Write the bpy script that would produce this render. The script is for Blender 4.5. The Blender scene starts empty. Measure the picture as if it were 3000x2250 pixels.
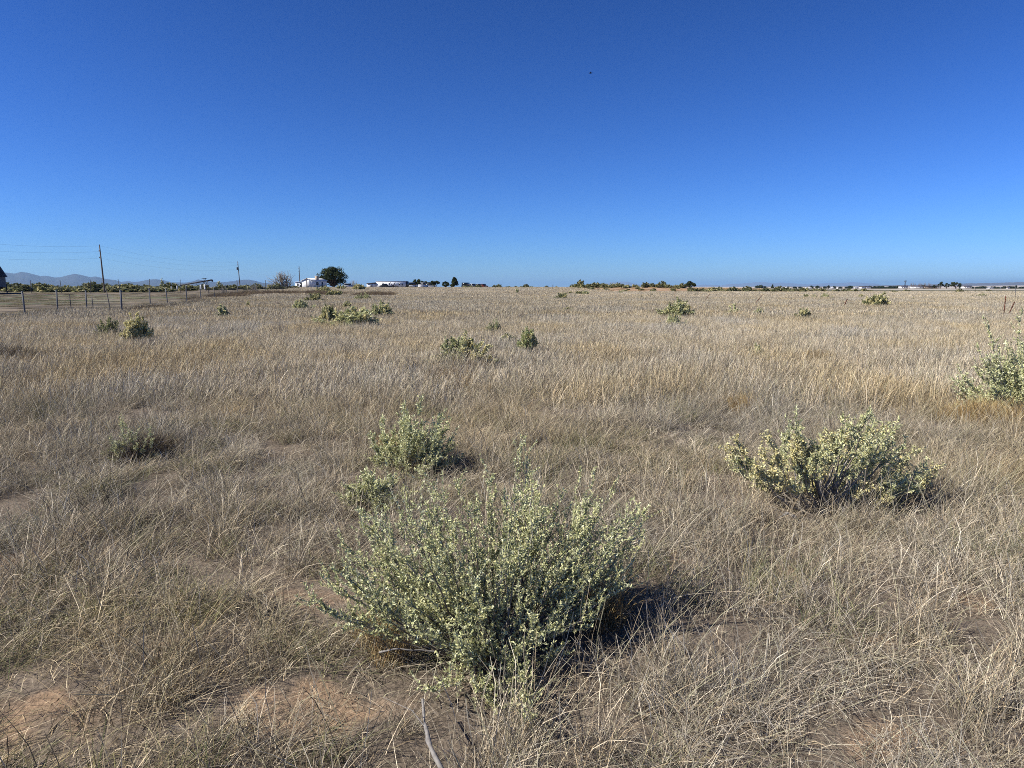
import bpy, math, random
import numpy as np
from mathutils import Vector
R = np.random.default_rng(11)
random.seed(5)
SC = bpy.context.scene
COL = bpy.data.collections.new('field'); SC.collection.children.link(COL)
F = 2080.0; PITCH = math.atan(285 / F); CP, SP = math.cos(PITCH), math.sin(PITCH); EYE = 1.6
SUN_EL = math.radians(39); SUN_AZ = math.atan2(-.965, -.26)          # to the sun: left and slightly behind

# ------------------------------------------------------------------ noise
def _h(ix, iy, s):
    n = (ix.astype(np.int64) * 374761393 + iy.astype(np.int64) * 668265263 + s * 1442695041) & 0xffffffff
    n = ((n ^ (n >> 13)) * 1274126177) & 0xffffffff
    return ((n ^ (n >> 16)) & 0xffff) / 65535.0
def vnoise(x, y, s=0):
    x = np.asarray(x, float); y = np.asarray(y, float)
    ix = np.floor(x); iy = np.floor(y); fx = x - ix; fy = y - iy
    fx = fx * fx * (3 - 2 * fx); fy = fy * fy * (3 - 2 * fy)
    a = _h(ix, iy, s); b = _h(ix + 1, iy, s); c = _h(ix, iy + 1, s); d = _h(ix + 1, iy + 1, s)
    return (a + (b - a) * fx) * (1 - fy) + (c + (d - c) * fx) * fy
def fbm(x, y, s=0, o=4):
    v = 0; a = .5; t = 0
    for k in range(o):
        v = v + a * vnoise(x * 2 ** k + 17 * k, y * 2 ** k - 9 * k, s + k); t += a; a *= .5
    return v / t
def sm(a, b, x):
    t = np.clip((x - a) / (b - a), 0, 1); return t * t * (3 - 2 * t)

# ------------------------------------------------------------------ terrain
def col_u(x, y): return 1500 + F * x / (np.maximum(y, .01) * CP)
def height(x, y):
    x = np.asarray(x, float); y = np.asarray(y, float)
    u = np.where(y > 5, col_u(x, y), 1500)
    k = sm(1500, 1800, u)
    amp = np.interp(u, [-3000, 300, 900, 1300, 1600, 1900, 2080, 2250, 2450, 9000], [.5, .75, 1.25, 1.2, 1.2, 1.38, 1.15, .8, 0, 0])
    a0 = 60 + 135 * k; a1 = 280 - 52 * k
    z = amp * sm(0, 1, (y - a0) / (a1 - a0))
    z = z * (1 - sm(330 + 170 * (1 - k), 900, y))
    z = z + .16 * sm(100, 160, y) * (1 - sm(350, 500, y)) * (fbm(x / 40, y / 22, 5) - .5) * 2
    z = z - 6.7 * sm(500, 2500, y) + 40 * sm(6000, 17000, y) * sm(2300, 3300, u) + 6 * sm(5000, 16000, y)
    r = np.hypot(x, y)
    near = 1 - sm(25, 60, r)
    z = z + near * (.055 * (fbm(x * 1.1, y * 1.1, 3) - .5) * 2 + .09 * (fbm(x * .3, y * .3, 8, 2) - .5) + .02 * (fbm(x * 7, y * 7, 9, 2) - .5))
    return z
def ray(u, v):
    a = (u - 1500) / F; b = (1125 - v) / F
    return np.array([a, CP + b * SP, -SP + b * CP])
def pt(u, v, Y):
    d = ray(u, v); s = Y / d[1]; return np.array([d[0] * s, Y, EYE + d[2] * s])
def at(u, Y):                                                        # column u at depth Y, on the ground
    x = (u - 1500) / F * (Y * CP + 1.5 * SP); return np.array([x, Y, float(height(x, Y))])
def gpt(u, v, ymax=330.):                                            # ground point seen at a pixel
    d = ray(u, v)
    Ys = np.geomspace(1.5, ymax, 1500)
    x = d[0] / d[1] * Ys; zr = EYE + d[2] / d[1] * Ys
    zz = height(x, Ys); hit = np.nonzero(zr <= zz)[0]
    i = hit[0] if len(hit) else int(np.argmin(zr - zz))
    return np.array([x[i], Ys[i], float(zz[i])])
def gpt2(u, v, g=.2):                                                # same, when grass of height g hides the base
    p = gpt(u, v)
    if p[1] < 9: return p
    k = (EYE - p[2] - g) / max(EYE - p[2], .3) if EYE - p[2] > .9 else 1.; Y = p[1] * max(k, .8); return at(u, Y)
def pxm(Y): return Y / F                                             # metres per photo pixel

# ------------------------------------------------------------------ mesh helpers
class MB:
    def __init__(s): s.v = []; s.f3 = []; s.f4 = []; s.c = []; s.n = 0
    def add(s, v, quads=None, tris=None, col=None):
        v = np.asarray(v, float).reshape(-1, 3); o = s.n
        s.v.append(v); s.n += len(v)
        if quads is not None and len(quads): s.f4.append(np.asarray(quads, int).reshape(-1, 4) + o)
        if tris is not None and len(tris): s.f3.append(np.asarray(tris, int).reshape(-1, 3) + o)
        c = np.ones((len(v), 3)) if col is None else np.broadcast_to(np.asarray(col, float), (len(v), 3))
        s.c.append(c)
    def mesh(s, name, mat, smooth=False):
        me = bpy.data.meshes.new(name)
        v = np.concatenate(s.v); c = np.concatenate(s.c)
        q = np.concatenate(s.f4) if s.f4 else np.zeros((0, 4), int)
        t = np.concatenate(s.f3) if s.f3 else np.zeros((0, 3), int)
        me.vertices.add(len(v)); me.vertices.foreach_set('co', v.astype(np.float32).ravel())
        me.loops.add(q.size + t.size)
        me.loops.foreach_set('vertex_index', np.concatenate([q.ravel(), t.ravel()]).astype(np.int32))
        me.polygons.add(len(q) + len(t))
        st = np.concatenate([np.arange(len(q)) * 4, q.size + np.arange(len(t)) * 3]).astype(np.int32)
        me.polygons.foreach_set('loop_start', st)
        if smooth: me.polygons.foreach_set('use_smooth', np.ones(len(q) + len(t), bool))
        me.update(calc_edges=True)
        at_ = me.color_attributes.new('Col', 'FLOAT_COLOR', 'POINT')
        at_.data.foreach_set('color', np.concatenate([c, np.ones((len(c), 1))], 1).astype(np.float32).ravel())
        me.materials.append(mat); return me
    def build(s, name, mat, parent=None, smooth=False, loc=None):
        me = s.mesh(name, mat, smooth); return link(name, me, parent, loc)
    def box(s, x0, x1, y0, y1, z0, z1, col=None):
        v = [(x, y, z) for x in (x0, x1) for y in (y0, y1) for z in (z0, z1)]
        s.add(v, [(0, 1, 3, 2), (4, 6, 7, 5), (0, 4, 5, 1), (2, 3, 7, 6), (0, 2, 6, 4), (1, 5, 7, 3)], col=col)
    def prism(s, prof, y0, y1, col=None):                            # profile in x,z extruded along y
        n = len(prof); v = [(x, y0, z) for x, z in prof] + [(x, y1, z) for x, z in prof]
        q = [(i, (i + 1) % n, n + (i + 1) % n, n + i) for i in range(n)]
        c = np.array(prof).mean(0); v += [(c[0], y0, c[1]), (c[0], y1, c[1])]
        t = [(i, 2 * n, (i + 1) % n) for i in range(n)] + [(n + i, n + (i + 1) % n, 2 * n + 1) for i in range(n)]
        s.add(v, q, t, col)
    def tubes(s, P, Rr, sides=5, col=None):
        P = np.asarray(P, float); N, K, _ = P.shape; Rr = np.broadcast_to(Rr, (N, K))
        T = np.gradient(P, axis=1) if K > 2 else np.repeat(P[:, 1:] - P[:, :1], 2, 1)
        T /= np.linalg.norm(T, axis=2, keepdims=True) + 1e-9
        ref = np.array([.31, .95, .07]); A = np.cross(T, ref); bad = np.linalg.norm(A, axis=2) < .1
        A[bad] = np.cross(T[bad], [1, 0, 0]); A /= np.linalg.norm(A, axis=2, keepdims=True) + 1e-9
        B = np.cross(T, A); a = np.arange(sides) / sides * 2 * np.pi
        V = P[:, :, None] + Rr[:, :, None, None] * (np.cos(a)[:, None] * A[:, :, None] + np.sin(a)[:, None] * B[:, :, None])
        i = np.arange(N)[:, None, None] * K * sides; k = np.arange(K - 1)[None, :, None] * sides
        j = np.arange(sides)[None, None]; j2 = (j + 1) % sides
        q = np.stack([i + k + j, i + k + j2, i + k + sides + j2, i + k + sides + j], -1).reshape(-1, 4)
        c = None if col is None else np.repeat(np.broadcast_to(col, (N, 3)), K * sides, 0)
        t = []
        if sides <= 8:
            jj = np.arange(1, sides - 1)
            e = (np.arange(N) * K * sides + (K - 1) * sides)[:, None]
            t = np.stack([e + 0 * jj, e + jj, e + jj + 1], -1).reshape(-1, 3)
        s.add(V.reshape(-1, 3), q, t, c)
    def ribbons(s, P, W, col):                                       # P (N,K,3) centre line, W (N,K,3) half widths, col (N,3)
        N, K, _ = P.shape
        V = np.stack([P - W, P + W], 2)
        i = np.arange(N)[:, None] * K * 2; k = np.arange(K - 1)[None] * 2
        q = np.stack([i + k, i + k + 1, i + k + 3, i + k + 2], -1).reshape(-1, 4)
        s.add(V.reshape(-1, 3), q, None, np.repeat(col, K * 2, 0))
def link(name, me, parent=None, loc=None):
    o = bpy.data.objects.new(name, me); COL.objects.link(o)
    if parent is not None: o.parent = parent
    if loc is not None: o.location = loc
    return o
def tag(o, label=None, cat=None, group=None, kind=None):
    if label: o['label'] = label
    if cat: o['category'] = cat
    if group: o['group'] = group
    if kind: o['kind'] = kind
    return o
def empty(name, loc, label, cat, group=None, rz=0, sc=1):
    o = bpy.data.objects.new(name, None); COL.objects.link(o); o.location = [float(c) for c in loc]; o.rotation_euler[2] = rz
    o.scale = (sc, sc, sc) if np.isscalar(sc) else sc
    o.empty_display_size = .2
    return tag(o, label, cat, group)

# ------------------------------------------------------------------ materials
def nodes(name):
    m = bpy.data.materials.new(name); m.use_nodes = True; nt = m.node_tree; nt.nodes.clear(); return m, nt
def N(nt, t, **k):
    n = nt.nodes.new(t)
    for a, b in k.items():
        if a[:2] == 'i_': n.inputs[a[2:].replace('_', ' ')].default_value = b
        else: setattr(n, a, b)
    return n
def mat(name, col, rough=.7, var=.18, scale=4., metal=0., bump=.0, spec=.3, attr=False):
    m, nt = nodes(name); L = nt.links
    out = N(nt, 'ShaderNodeOutputMaterial'); b = N(nt, 'ShaderNodeBsdfPrincipled')
    b.inputs['Roughness'].default_value = rough; b.inputs['Metallic'].default_value = metal; b.inputs['Specular IOR Level'].default_value = spec
    tc = N(nt, 'ShaderNodeTexCoord'); no = N(nt, 'ShaderNodeTexNoise'); no.inputs['Scale'].default_value = scale; no.inputs['Detail'].default_value = 5
    L.new(tc.outputs['Object'], no.inputs['Vector'])
    mr = N(nt, 'ShaderNodeMapRange'); mr.inputs[1].default_value = .25; mr.inputs[2].default_value = .75
    mr.inputs[3].default_value = 1 - var; mr.inputs[4].default_value = 1 + var; L.new(no.outputs['Fac'], mr.inputs[0])
    vm = N(nt, 'ShaderNodeVectorMath', operation='SCALE'); L.new(mr.outputs[0], vm.inputs['Scale'])
    if attr:
        a = N(nt, 'ShaderNodeAttribute', attribute_name='Col'); L.new(a.outputs['Color'], vm.inputs[0])
    else: vm.inputs[0].default_value = col
    L.new(vm.outputs[0], b.inputs['Base Color'])
    if bump:
        bp = N(nt, 'ShaderNodeBump'); bp.inputs['Strength'].default_value = bump; L.new(no.outputs['Fac'], bp.inputs['Height']); L.new(bp.outputs[0], b.inputs['Normal'])
    L.new(b.outputs[0], out.inputs[0]); return m
def leaf_mat(name, trans=.25, tint=False):
    m, nt = nodes(name); L = nt.links
    out = N(nt, 'ShaderNodeOutputMaterial'); d = N(nt, 'ShaderNodeBsdfDiffuse'); t = N(nt, 'ShaderNodeBsdfTranslucent')
    mx = N(nt, 'ShaderNodeMixShader'); mx.inputs[0].default_value = trans
    a = N(nt, 'ShaderNodeAttribute', attribute_name='Col'); c = a.outputs['Color']
    if tint:
        b = N(nt, 'ShaderNodeAttribute', attribute_name='tint'); b.attribute_type = 'INSTANCER'
        vm = N(nt, 'ShaderNodeVectorMath', operation='MULTIPLY'); L.new(c, vm.inputs[0]); L.new(b.outputs['Color'], vm.inputs[1]); c = vm.outputs[0]
    L.new(c, d.inputs[0]); L.new(c, t.inputs[0]); L.new(d.outputs[0], mx.inputs[1]); L.new(t.outputs[0], mx.inputs[2]); L.new(mx.outputs[0], out.inputs[0])
    return m
M = dict(
    grass=leaf_mat('dry_grass', .10, True), leaf=leaf_mat('leaf', .24), bark=mat('bark', (1, 1, 1), .9, .25, 30, attr=True),
    steel=mat('galvanised_steel', (.11, .115, .125), .65, .2, 3, .2), darksteel=mat('dark_steel', (.05, .045, .045), .6, .3, 3, .3),
    rust=mat('rusted_steel', (.16, .055, .03), .85, .3, 12), wood=mat('weathered_pole', (.11, .085, .07), .9, .3, 5),
    white=mat('white_siding', (.74, .74, .73), .6, .06, .8), trailer=mat('white_trailer_skin', (.78, .78, .78), .5, .05, .6),
    roofw=mat('pale_metal_roof', (.6, .6, .6), .5, .1, 1), roofd=mat('dark_roof', (.09, .07, .065), .8, .2, 2),
    glass=mat('dark_glass', (.02, .025, .03), .15, .1, 2, spec=.6), tyre=mat('tyre', (.02, .02, .02), .8, .2, 5),
    wpaint=mat('white_car_paint', (.75, .75, .75), .3, .04, 1, spec=.5), dpaint=mat('dark_car_paint', (.03, .032, .04), .3, .1, 1, spec=.5),
    rpaint=mat('red_car_paint', (.5, .06, .04), .35, .1, 1, spec=.5), tan=mat('tan_wall', (.4, .32, .24), .8, .1, .5),
    wire=mat('wire', (.12, .12, .13), .6, .1, 1), deadwood=mat('dead_wood', (1, 1, 1), .9, .3, 60, bump=.5, attr=True))

# ------------------------------------------------------------------ world, sun, camera
W = bpy.data.worlds.new('World'); SC.world = W; W.use_nodes = True; nt = W.node_tree; nt.nodes.clear()
sky = N(nt, 'ShaderNodeTexSky', sky_type='NISHITA', sun_disc=False, sun_elevation=SUN_EL, sun_rotation=SUN_AZ % (2 * math.pi), altitude=1600, air_density=1.0, dust_density=.25, ozone_density=2.2)
EXPO = .5
sx_ = N(nt, 'ShaderNodeSeparateColor'); cx_ = N(nt, 'ShaderNodeCombineColor'); nt.links.new(sky.outputs[0], sx_.inputs[0])
for i_, (g_, k_) in enumerate(((1.5, .56), (1.38, .86), (1.42, 1.6))):    # colour response of the clear dry sky
    a_ = N(nt, 'ShaderNodeMath', operation='MULTIPLY'); a_.inputs[1].default_value = .1; nt.links.new(sx_.outputs[i_], a_.inputs[0])
    b_ = N(nt, 'ShaderNodeMath', operation='POWER'); b_.inputs[1].default_value = g_; nt.links.new(a_.outputs[0], b_.inputs[0])
    c_ = N(nt, 'ShaderNodeMath', operation='MULTIPLY'); c_.inputs[1].default_value = k_ * 10 / 2 ** EXPO; nt.links.new(b_.outputs[0], c_.inputs[0]); nt.links.new(c_.outputs[0], cx_.inputs[i_])
bg = N(nt, 'ShaderNodeBackground'); bg.inputs[1].default_value = .10; wo = N(nt, 'ShaderNodeOutputWorld')
nt.links.new(cx_.outputs[0], bg.inputs[0]); nt.links.new(bg.outputs[0], wo.inputs[0])
sl = bpy.data.lights.new('sun', 'SUN'); sl.energy = 5.0; sl.angle = math.radians(.53); sl.color = (1, .955, .88)
so = bpy.data.objects.new('sun', sl); COL.objects.link(so)
sd = Vector((math.sin(SUN_AZ) * math.cos(SUN_EL), math.cos(SUN_AZ) * math.cos(SUN_EL), math.sin(SUN_EL)))
so.rotation_euler = sd.to_track_quat('Z', 'Y').to_euler(); so.location = (-20, -10, 30)
cam = bpy.data.cameras.new('camera'); co = bpy.data.objects.new('camera', cam); COL.objects.link(co); SC.camera = co
cam.sensor_width = 36; cam.lens = 36 * F / 3000; cam.clip_start = .05; cam.clip_end = 200000
co.location = (0, 0, EYE); co.rotation_euler = (math.pi / 2 - PITCH, 0, 0)
SC.view_settings.view_transform = 'Standard'; SC.view_settings.look = 'None'; SC.view_settings.exposure = EXPO; SC.view_settings.gamma = 1

# ------------------------------------------------------------------ fence line: left of it lies the bare yard
FP = [(75, 857, 930), (170, 853, 917), (209, 863, 907), (255, 853, 913), (274, 870, 910), (325, 846, 914), (357.5, 853, 918), (441, 847, 900),
      (492, 845.5, 898), (547.5, 840, 891), (589.5, 840, 883), (629, 839, 878), (664.5, 838, 869), (697, 832, 866), (725, 836, 863), (750, 834, 859),
      (774, 832, 857), (797, 832, 853.5), (834, 828, 849), (860, 827, 847)]
fb = [gpt(u, vb) for u, vt, vb in FP]
main = [i for i in range(len(FP)) if i not in (2, 4, 5)]
FL = np.array([fb[i][:2] for i in main]); FT_ = FL[:, 0] / FL[:, 1]; o_ = np.argsort(FT_); FT_ = FT_[o_]; FY_ = FL[o_, 1]
FT_ = np.concatenate([[-1.6, -1.0], FT_, [FT_[-1] + .01, FT_[-1] + .03]]); FY_ = np.concatenate([[21, 29], FY_, [300, 4000]])
def yard(x, y):                                                      # metres beyond the fence (positive) for points left of it
    x = np.asarray(x, float); y = np.asarray(y, float)
    return np.where(y > 5, y - np.interp(x / np.maximum(y, 1), FT_, FY_), -50.)

# ------------------------------------------------------------------ bare soil patches seen between the grass
BARE = [(70, 1640, .35, .16), (110, 2090, .26, .10), (20, 2130, .22, .10), (730, 2050, .12, .08), (800, 2110, .12, .07), (930, 2050, .22, .09), (1030, 2090, .2, .08), (520, 1880, .12, .05), (960, 1770, .14, .06), (860, 1740, .16, .06),
        (2900, 1655, .22, .10), (2860, 1770, .14, .07), (2560, 1870, .12, .06), (2600, 2180, .16, .06), (2450, 2000, .1, .05), (1980, 1630, .12, .05), (1230, 1440, .15, .07), (2320, 1680, .1, .04)]
bare = [(gpt(u, v), a, b) for u, v, a, b in BARE]
def bareness(x, y):
    r = 0 * np.asarray(x, float)
    wx = (fbm(x * 9, y * 9, 21, 2) - .5) * .25; wy = (fbm(x * 9, y * 9, 31, 2) - .5) * .25
    for p, a, b in bare:
        q = ((x + wx - p[0]) / (a * .8)) ** 2 + ((y + wy - p[1]) / (b * 1.0)) ** 2
        r = np.maximum(r, np.exp(-q * .8))
    return r

# ------------------------------------------------------------------ ground
def ground():
    th = np.concatenate([np.radians(np.linspace(-52, 52, 620)), np.radians(np.linspace(57, 303, 50))])
    rr = np.concatenate([np.linspace(.0, 12, 200), np.geomspace(12.1, 45, 90), np.geomspace(45.5, 600, 260), np.geomspace(612, 90000, 110)])
    T, Q = np.meshgrid(th, rr); X = np.sin(T) * Q; Y = np.cos(T) * Q
    Z = height(X, Y); Z = np.where(Y < 5, height(X, np.minimum(Y, 5)) * sm(60, 20, Q) if False else np.where(Q < 60, Z, 0), Z)
    u = np.where(Y > 1, col_u(X, Y), -9999)
    n1 = fbm(X / 3, Y / 3, 40)[..., None]; n2 = fbm(X * 6, Y * 6, 44)[..., None]
    C = lambda *c: np.array(c)
    soil = C(.33, .225, .14) * (.75 + .5 * n2); litter = C(.17, .135, .10) * (.6 + .8 * n2)
    c = litter + (soil - litter) * np.clip(bareness(X, Y) * 1.3 - .2, 0, 1)[..., None]
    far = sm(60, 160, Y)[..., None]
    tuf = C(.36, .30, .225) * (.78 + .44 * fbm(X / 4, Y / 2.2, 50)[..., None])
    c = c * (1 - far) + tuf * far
    yd = yard(X, Y)
    w = (sm(.5, 4, yd) * (Y > 10))[..., None]
    yc = C(.185, .15, .105) * (.45 + 1.1 * sm(.3, .7, fbm(X / 2.6, Y / .9, 60, 3))[..., None]) + C(-.03, .02, -.015) * sm(.5, .75, fbm(X / 25, Y / 9, 61))[..., None]
    c = c * (1 - w) + yc * w
    # sandy bank
    k = (sm(1640, 1760, u) * (1 - sm(2330, 2480, u)) * sm(192, 206, Y) * (1 - sm(240, 300, Y)))[..., None]
    c = c * (1 - k) + C(.40, .27, .17) * (.75 + .5 * n1) * k
    # flat beyond the rise on the right
    k = (sm(2150, 2350, u) * sm(215, 245, Y))[..., None]; c = c * (1 - k) + C(.16, .15, .10) * (.8 + .4 * n1) * k
    k = (sm(520, 900, Y) * sm(1500, 2000, u) + sm(520, 900, Y) * (1 - sm(1500, 2000, u)) * .2)[..., None]; c = c * (1 - k) + C(.55, .46, .36) * (.75 + .5 * fbm(X / 260, Y / 900, 66)[..., None]) * k
    nt_, nr = len(th), len(rr)
    i = np.arange(nr - 1)[:, None] * nt_; j = np.arange(nt_)[None]; j2 = (j + 1) % nt_
    q = np.stack([i + j, i + j2, i + nt_ + j2, i + nt_ + j], -1).reshape(-1, 4)[:, ::-1]
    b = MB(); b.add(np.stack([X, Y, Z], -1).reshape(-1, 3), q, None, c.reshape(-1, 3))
    m, t = nodes('ground'); L = t.links
    out = N(t, 'ShaderNodeOutputMaterial'); p = N(t, 'ShaderNodeBsdfPrincipled'); p.inputs['Roughness'].default_value = .95; p.inputs['Specular IOR Level'].default_value = .1
    a = N(t, 'ShaderNodeAttribute', attribute_name='Col'); tc = N(t, 'ShaderNodeTexCoord')
    n = N(t, 'ShaderNodeTexNoise'); n.inputs['Scale'].default_value = 45; n.inputs['Detail'].default_value = 8; L.new(tc.outputs['Object'], n.inputs['Vector'])
    mr = N(t, 'ShaderNodeMapRange'); mr.inputs[1].default_value = .3; mr.inputs[2].default_value = .7; mr.inputs[3].default_value = .65; mr.inputs[4].default_value = 1.3; L.new(n.outputs['Fac'], mr.inputs[0])
    vm = N(t, 'ShaderNodeVectorMath', operation='SCALE'); L.new(a.outputs['Color'], vm.inputs[0]); L.new(mr.outputs[0], vm.inputs['Scale']); L.new(vm.outputs[0], p.inputs['Base Color'])
    bp = N(t, 'ShaderNodeBump'); bp.inputs['Strength'].default_value = .6; bp.inputs['Distance'].default_value = .02; L.new(n.outputs['Fac'], bp.inputs['Height']); L.new(bp.outputs[0], p.inputs['Normal'])
    L.new(p.outputs[0], out.inputs[0])
    tag(b.build('ground', m, smooth=True), kind='structure')
ground()

# ------------------------------------------------------------------ grass
STRAW = np.array([(.68, .56, .41), (.54, .45, .33), (.45, .40, .33), (.78, .67, .50), (.24, .20, .15), (.56, .43, .28), (.42, .38, .25), (.16, .13, .10)]) * np.array([1.07, 1.08, 1.04])
def rnd(n, a=0., b=1.): return R.uniform(a, b, n)
def blades(mb, n, rad, hmin, hmax, w, bend, lean=(.18, .05), K=5, cols=STRAW, seed_head=0., spread=.5, clump=0):
    if clump:
        cc = R.uniform(-rad, rad, (clump, 2)); i = R.integers(0, clump, n); bx, by = (cc[i] + R.normal(0, rad * .16, (n, 2))).T
    else:
        r = rad * np.sqrt(rnd(n)); a = rnd(n, 0, 6.283); bx, by = r * np.cos(a), r * np.sin(a)
    h = rnd(n, hmin, hmax) * rnd(n, .75, 1.1); az = rnd(n, 0, 6.283)
    t = np.linspace(0, 1, K)[None]
    out = (rnd(n, .05, spread) * h)[:, None] * t + (rnd(n, 0, bend) * h)[:, None] * t ** 2.2
    wob = R.normal(0, .025, (n, K, 2)) * h[:, None, None] * t[..., None]
    X = bx[:, None] + np.cos(az)[:, None] * out + lean[0] * h[:, None] * t + wob[..., 0]
    Y = by[:, None] + np.sin(az)[:, None] * out + lean[1] * h[:, None] * t + wob[..., 1]
    drop = rnd(n, 0, bend * .8)[:, None]
    Z = h[:, None] * (t * 1.15 - drop * .75 * t ** 2.6) - .02
    P = np.stack([X, Y, np.maximum(Z, -.02 + .012 * t)], -1)
    wa = rnd(n, 0, 6.283); wd = np.stack([np.cos(wa), np.sin(wa), rnd(n, -.4, .4)], -1)
    ww = (w * rnd(n, .6, 1.3))[:, None] * (1 - .75 * t ** 1.5)
    if seed_head: ww = ww * np.where((t > .7) & (rnd(n)[:, None] < seed_head), 2.4, 1)
    c = cols[R.integers(0, len(cols), n)] * rnd(n, .45, 1.25)[:, None]
    mb.ribbons(P, wd[:, None] * ww[..., None] * .5, c)
GREEN = np.array([(.16, .19, .09), (.22, .23, .11), (.30, .29, .14), (.36, .31, .16)])
tufts = []
def tuft(fn):
    mb = MB(); fn(mb); me = mb.mesh('grass_tuft', M['grass']); o = bpy.data.objects.new('tuft_%02d' % len(tufts), me); tufts.append(o)
for k in range(7):                                                   # 0-3: low mats, 4-6: upright fans, close
    if k > 3:
        tuft(lambda m: (blades(m, 120, .08, .07, .20, .0025, 1.0, K=5, spread=1.0, lean=(.15, .0)), blades(m, 12, .08, .16, .32, .0020, .6, K=5, seed_head=.5, spread=.55))); continue
    tuft(lambda m: (blades(m, 165, .18, .05, .17, .0024, 1.4, K=5, spread=1.2, lean=(.15, .0)), blades(m, 12 + 6 * (k % 3), .13, .16, .30, .0021, .55, K=5, seed_head=.5, spread=.5)))
for k in range(2):                                                   # 7-8: green-tinged bunches
    tuft(lambda m: (blades(m, 150, .16, .06, .20, .0028, 1., K=5, cols=GREEN, spread=.9), blades(m, 16, .12, .16, .3, .0022, .5, seed_head=.5)))
for k in range(2):                                                   # 9-10: flattened litter on bare soil
    tuft(lambda m: blades(m, 60, .2, .015, .05, .003, 2., K=4, spread=3.0))
for k in range(4):                                                   # 11-14: middle distance
    tuft(lambda m: (blades(m, 520, .55, .07, .18, .0055, .9, K=4, spread=.8, clump=14, cols=STRAW * 1.06), blades(m, 240, .55, .16, .32, .0048, .35, K=4, seed_head=.8, spread=.3, cols=STRAW * 1.12)))
for k in range(3):                                                   # 15-17
    tuft(lambda m: (blades(m, 500, 1.2, .08, .20, .014, .7, K=3, spread=.6, cols=STRAW * 1.08), blades(m, 420, 1.2, .16, .34, .011, .3, K=3, seed_head=.8, spread=.3, cols=STRAW * 1.12)))
for k in range(3):                                                   # 18-20
    tuft(lambda m: (blades(m, 900, 3.2, .10, .32, .034, .4, K=3, spread=.4, cols=STRAW * 1.14),))
for k in range(2):                                                   # 21-22: erect rusty bunches
    tuft(lambda m: (blades(m, 260, .2, .15, .42, .004, .35, K=4, spread=.55, lean=(.05, 0), cols=np.array([(.46, .33, .16), (.38, .24, .11), (.58, .45, .25), (.24, .15, .08)]))))
for k in range(2):                                                   # 23-24: dark low weeds
    tuft(lambda m: (blades(m, 300, .45, .1, .5, .010, .5, K=3, spread=.8, cols=np.array([(.16, .12, .09), (.11, .085, .07), (.22, .17, .12), (.19, .16, .09)]))))
SRC = bpy.data.collections.new('tuft_sources')
for o in tufts: SRC.objects.link(o)
PT = dict(co=[], rot=[], scl=[], idx=[], tint=[])
BUSHBASE = []
def place(x, y, idx, scl, tint=None, tilt=.12, sink=0.):
    n = len(x); z = height(x, y)
    PT['co'].append(np.stack([x, y, z - sink], -1)); PT['rot'].append(np.stack([R.normal(0, tilt, n), R.normal(0, tilt, n), rnd(n, -.9, .9)], -1))
    s = np.broadcast_to(np.asarray(scl, float).reshape(len(np.atleast_1d(scl)), -1) if np.ndim(scl) else scl, (n, 3) if np.ndim(scl) > 1 else (n, 1))
    PT['scl'].append(np.repeat(s, 3, 1) if s.shape[1] == 1 else s); PT['idx'].append(np.broadcast_to(idx, n).astype(int))
    if tint is None: tint = tints(x, y)
    PT['tint'].append(np.broadcast_to(tint, (n, 3)))
def tints(x, y):
    a = fbm(x * .55, y * .35, 70)[:, None]; b = fbm(x * 1.7 + 9, y * 1.2, 73)[:, None]; c = fbm(x * .12, y * .08, 77)[:, None]
    t = 1 + .35 * (b - .5) + .25 * (c - .5)
    warm = np.clip((a - .52) * 5, 0, 1); grey = np.clip((.46 - a) * 5, 0, 1)
    col = np.array([1, 1, 1.]) * (1 - warm - grey) + warm * np.array([1.04, .98, .84]) + grey * np.array([.93, .97, 1.06])
    n = len(np.atleast_1d(x))
    return np.clip(col * t * rnd(n, .85, 1.15)[:, None], .3, 1.6)
def scatter(y0, y1, dens, wedge=.86, pad=2.5):
    A = (y1 - y0) * (wedge * (y0 + y1) + 2 * pad); n = int(A * dens * 1.0)
    ymax = wedge * y1 + pad
    yy = y0 + (y1 - y0) * rnd(n * 2); xx = rnd(n * 2, -1, 1) * ymax
    k = (np.abs(xx) < wedge * yy + pad); xx, yy = xx[k], yy[k]
    m = min(len(xx), n); return xx[:m], yy[:m]
def cut_yard(x, y): k = yard(x, y) < .3; return x[k], y[k]
def near_bushes(x, y):
    d = np.full(len(x), 9.)
    for bx, by, br in BUSHBASE: d = np.minimum(d, np.hypot(x - bx, y - by) / br)
    return d
BUSHBASE += [(-.09, 2.95, .22), (.38, 3.0, .2), (.62, 3.05, .16), (1.55, 5.0, .3), (6.2, 8.9, .45), (-.96, 6.15, .15)]
x, y = scatter(.7, 10.5, 52)
bn = bareness(x, y); dn = fbm(x * 1.5, y * 1.5, 80, 3); gaps = fbm(x * 3.1, y * 3.1, 84, 2)
keep = (rnd(len(x)) > bn * .93) & (near_bushes(x, y) > 1) & (rnd(len(x)) < np.clip((gaps - .24) * 4, .04, 1)); x, y = x[keep], y[keep]; dn = dn[keep]
idx = np.where(rnd(len(x)) < .05 + .12 * (fbm(x * .8, y * .8, 91) > .62), R.integers(7, 9, len(x)), R.integers(0, 7, len(x)))
sxy = rnd(len(x), .8, 1.25); sz = (.62 + .8 * sm(.32, .68, dn)) * rnd(len(x), .8, 1.2)
place(x, y, idx, np.stack([sxy, sxy, sz], -1))
x, y = scatter(.7, 7, 60); bn = bareness(x, y); k = rnd(len(x)) < .12 + .9 * sm(.08, .35, bn); x, y = x[k], y[k]; place(x, y, R.integers(9, 11, len(x)), rnd(len(x), .8, 1.3))
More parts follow.
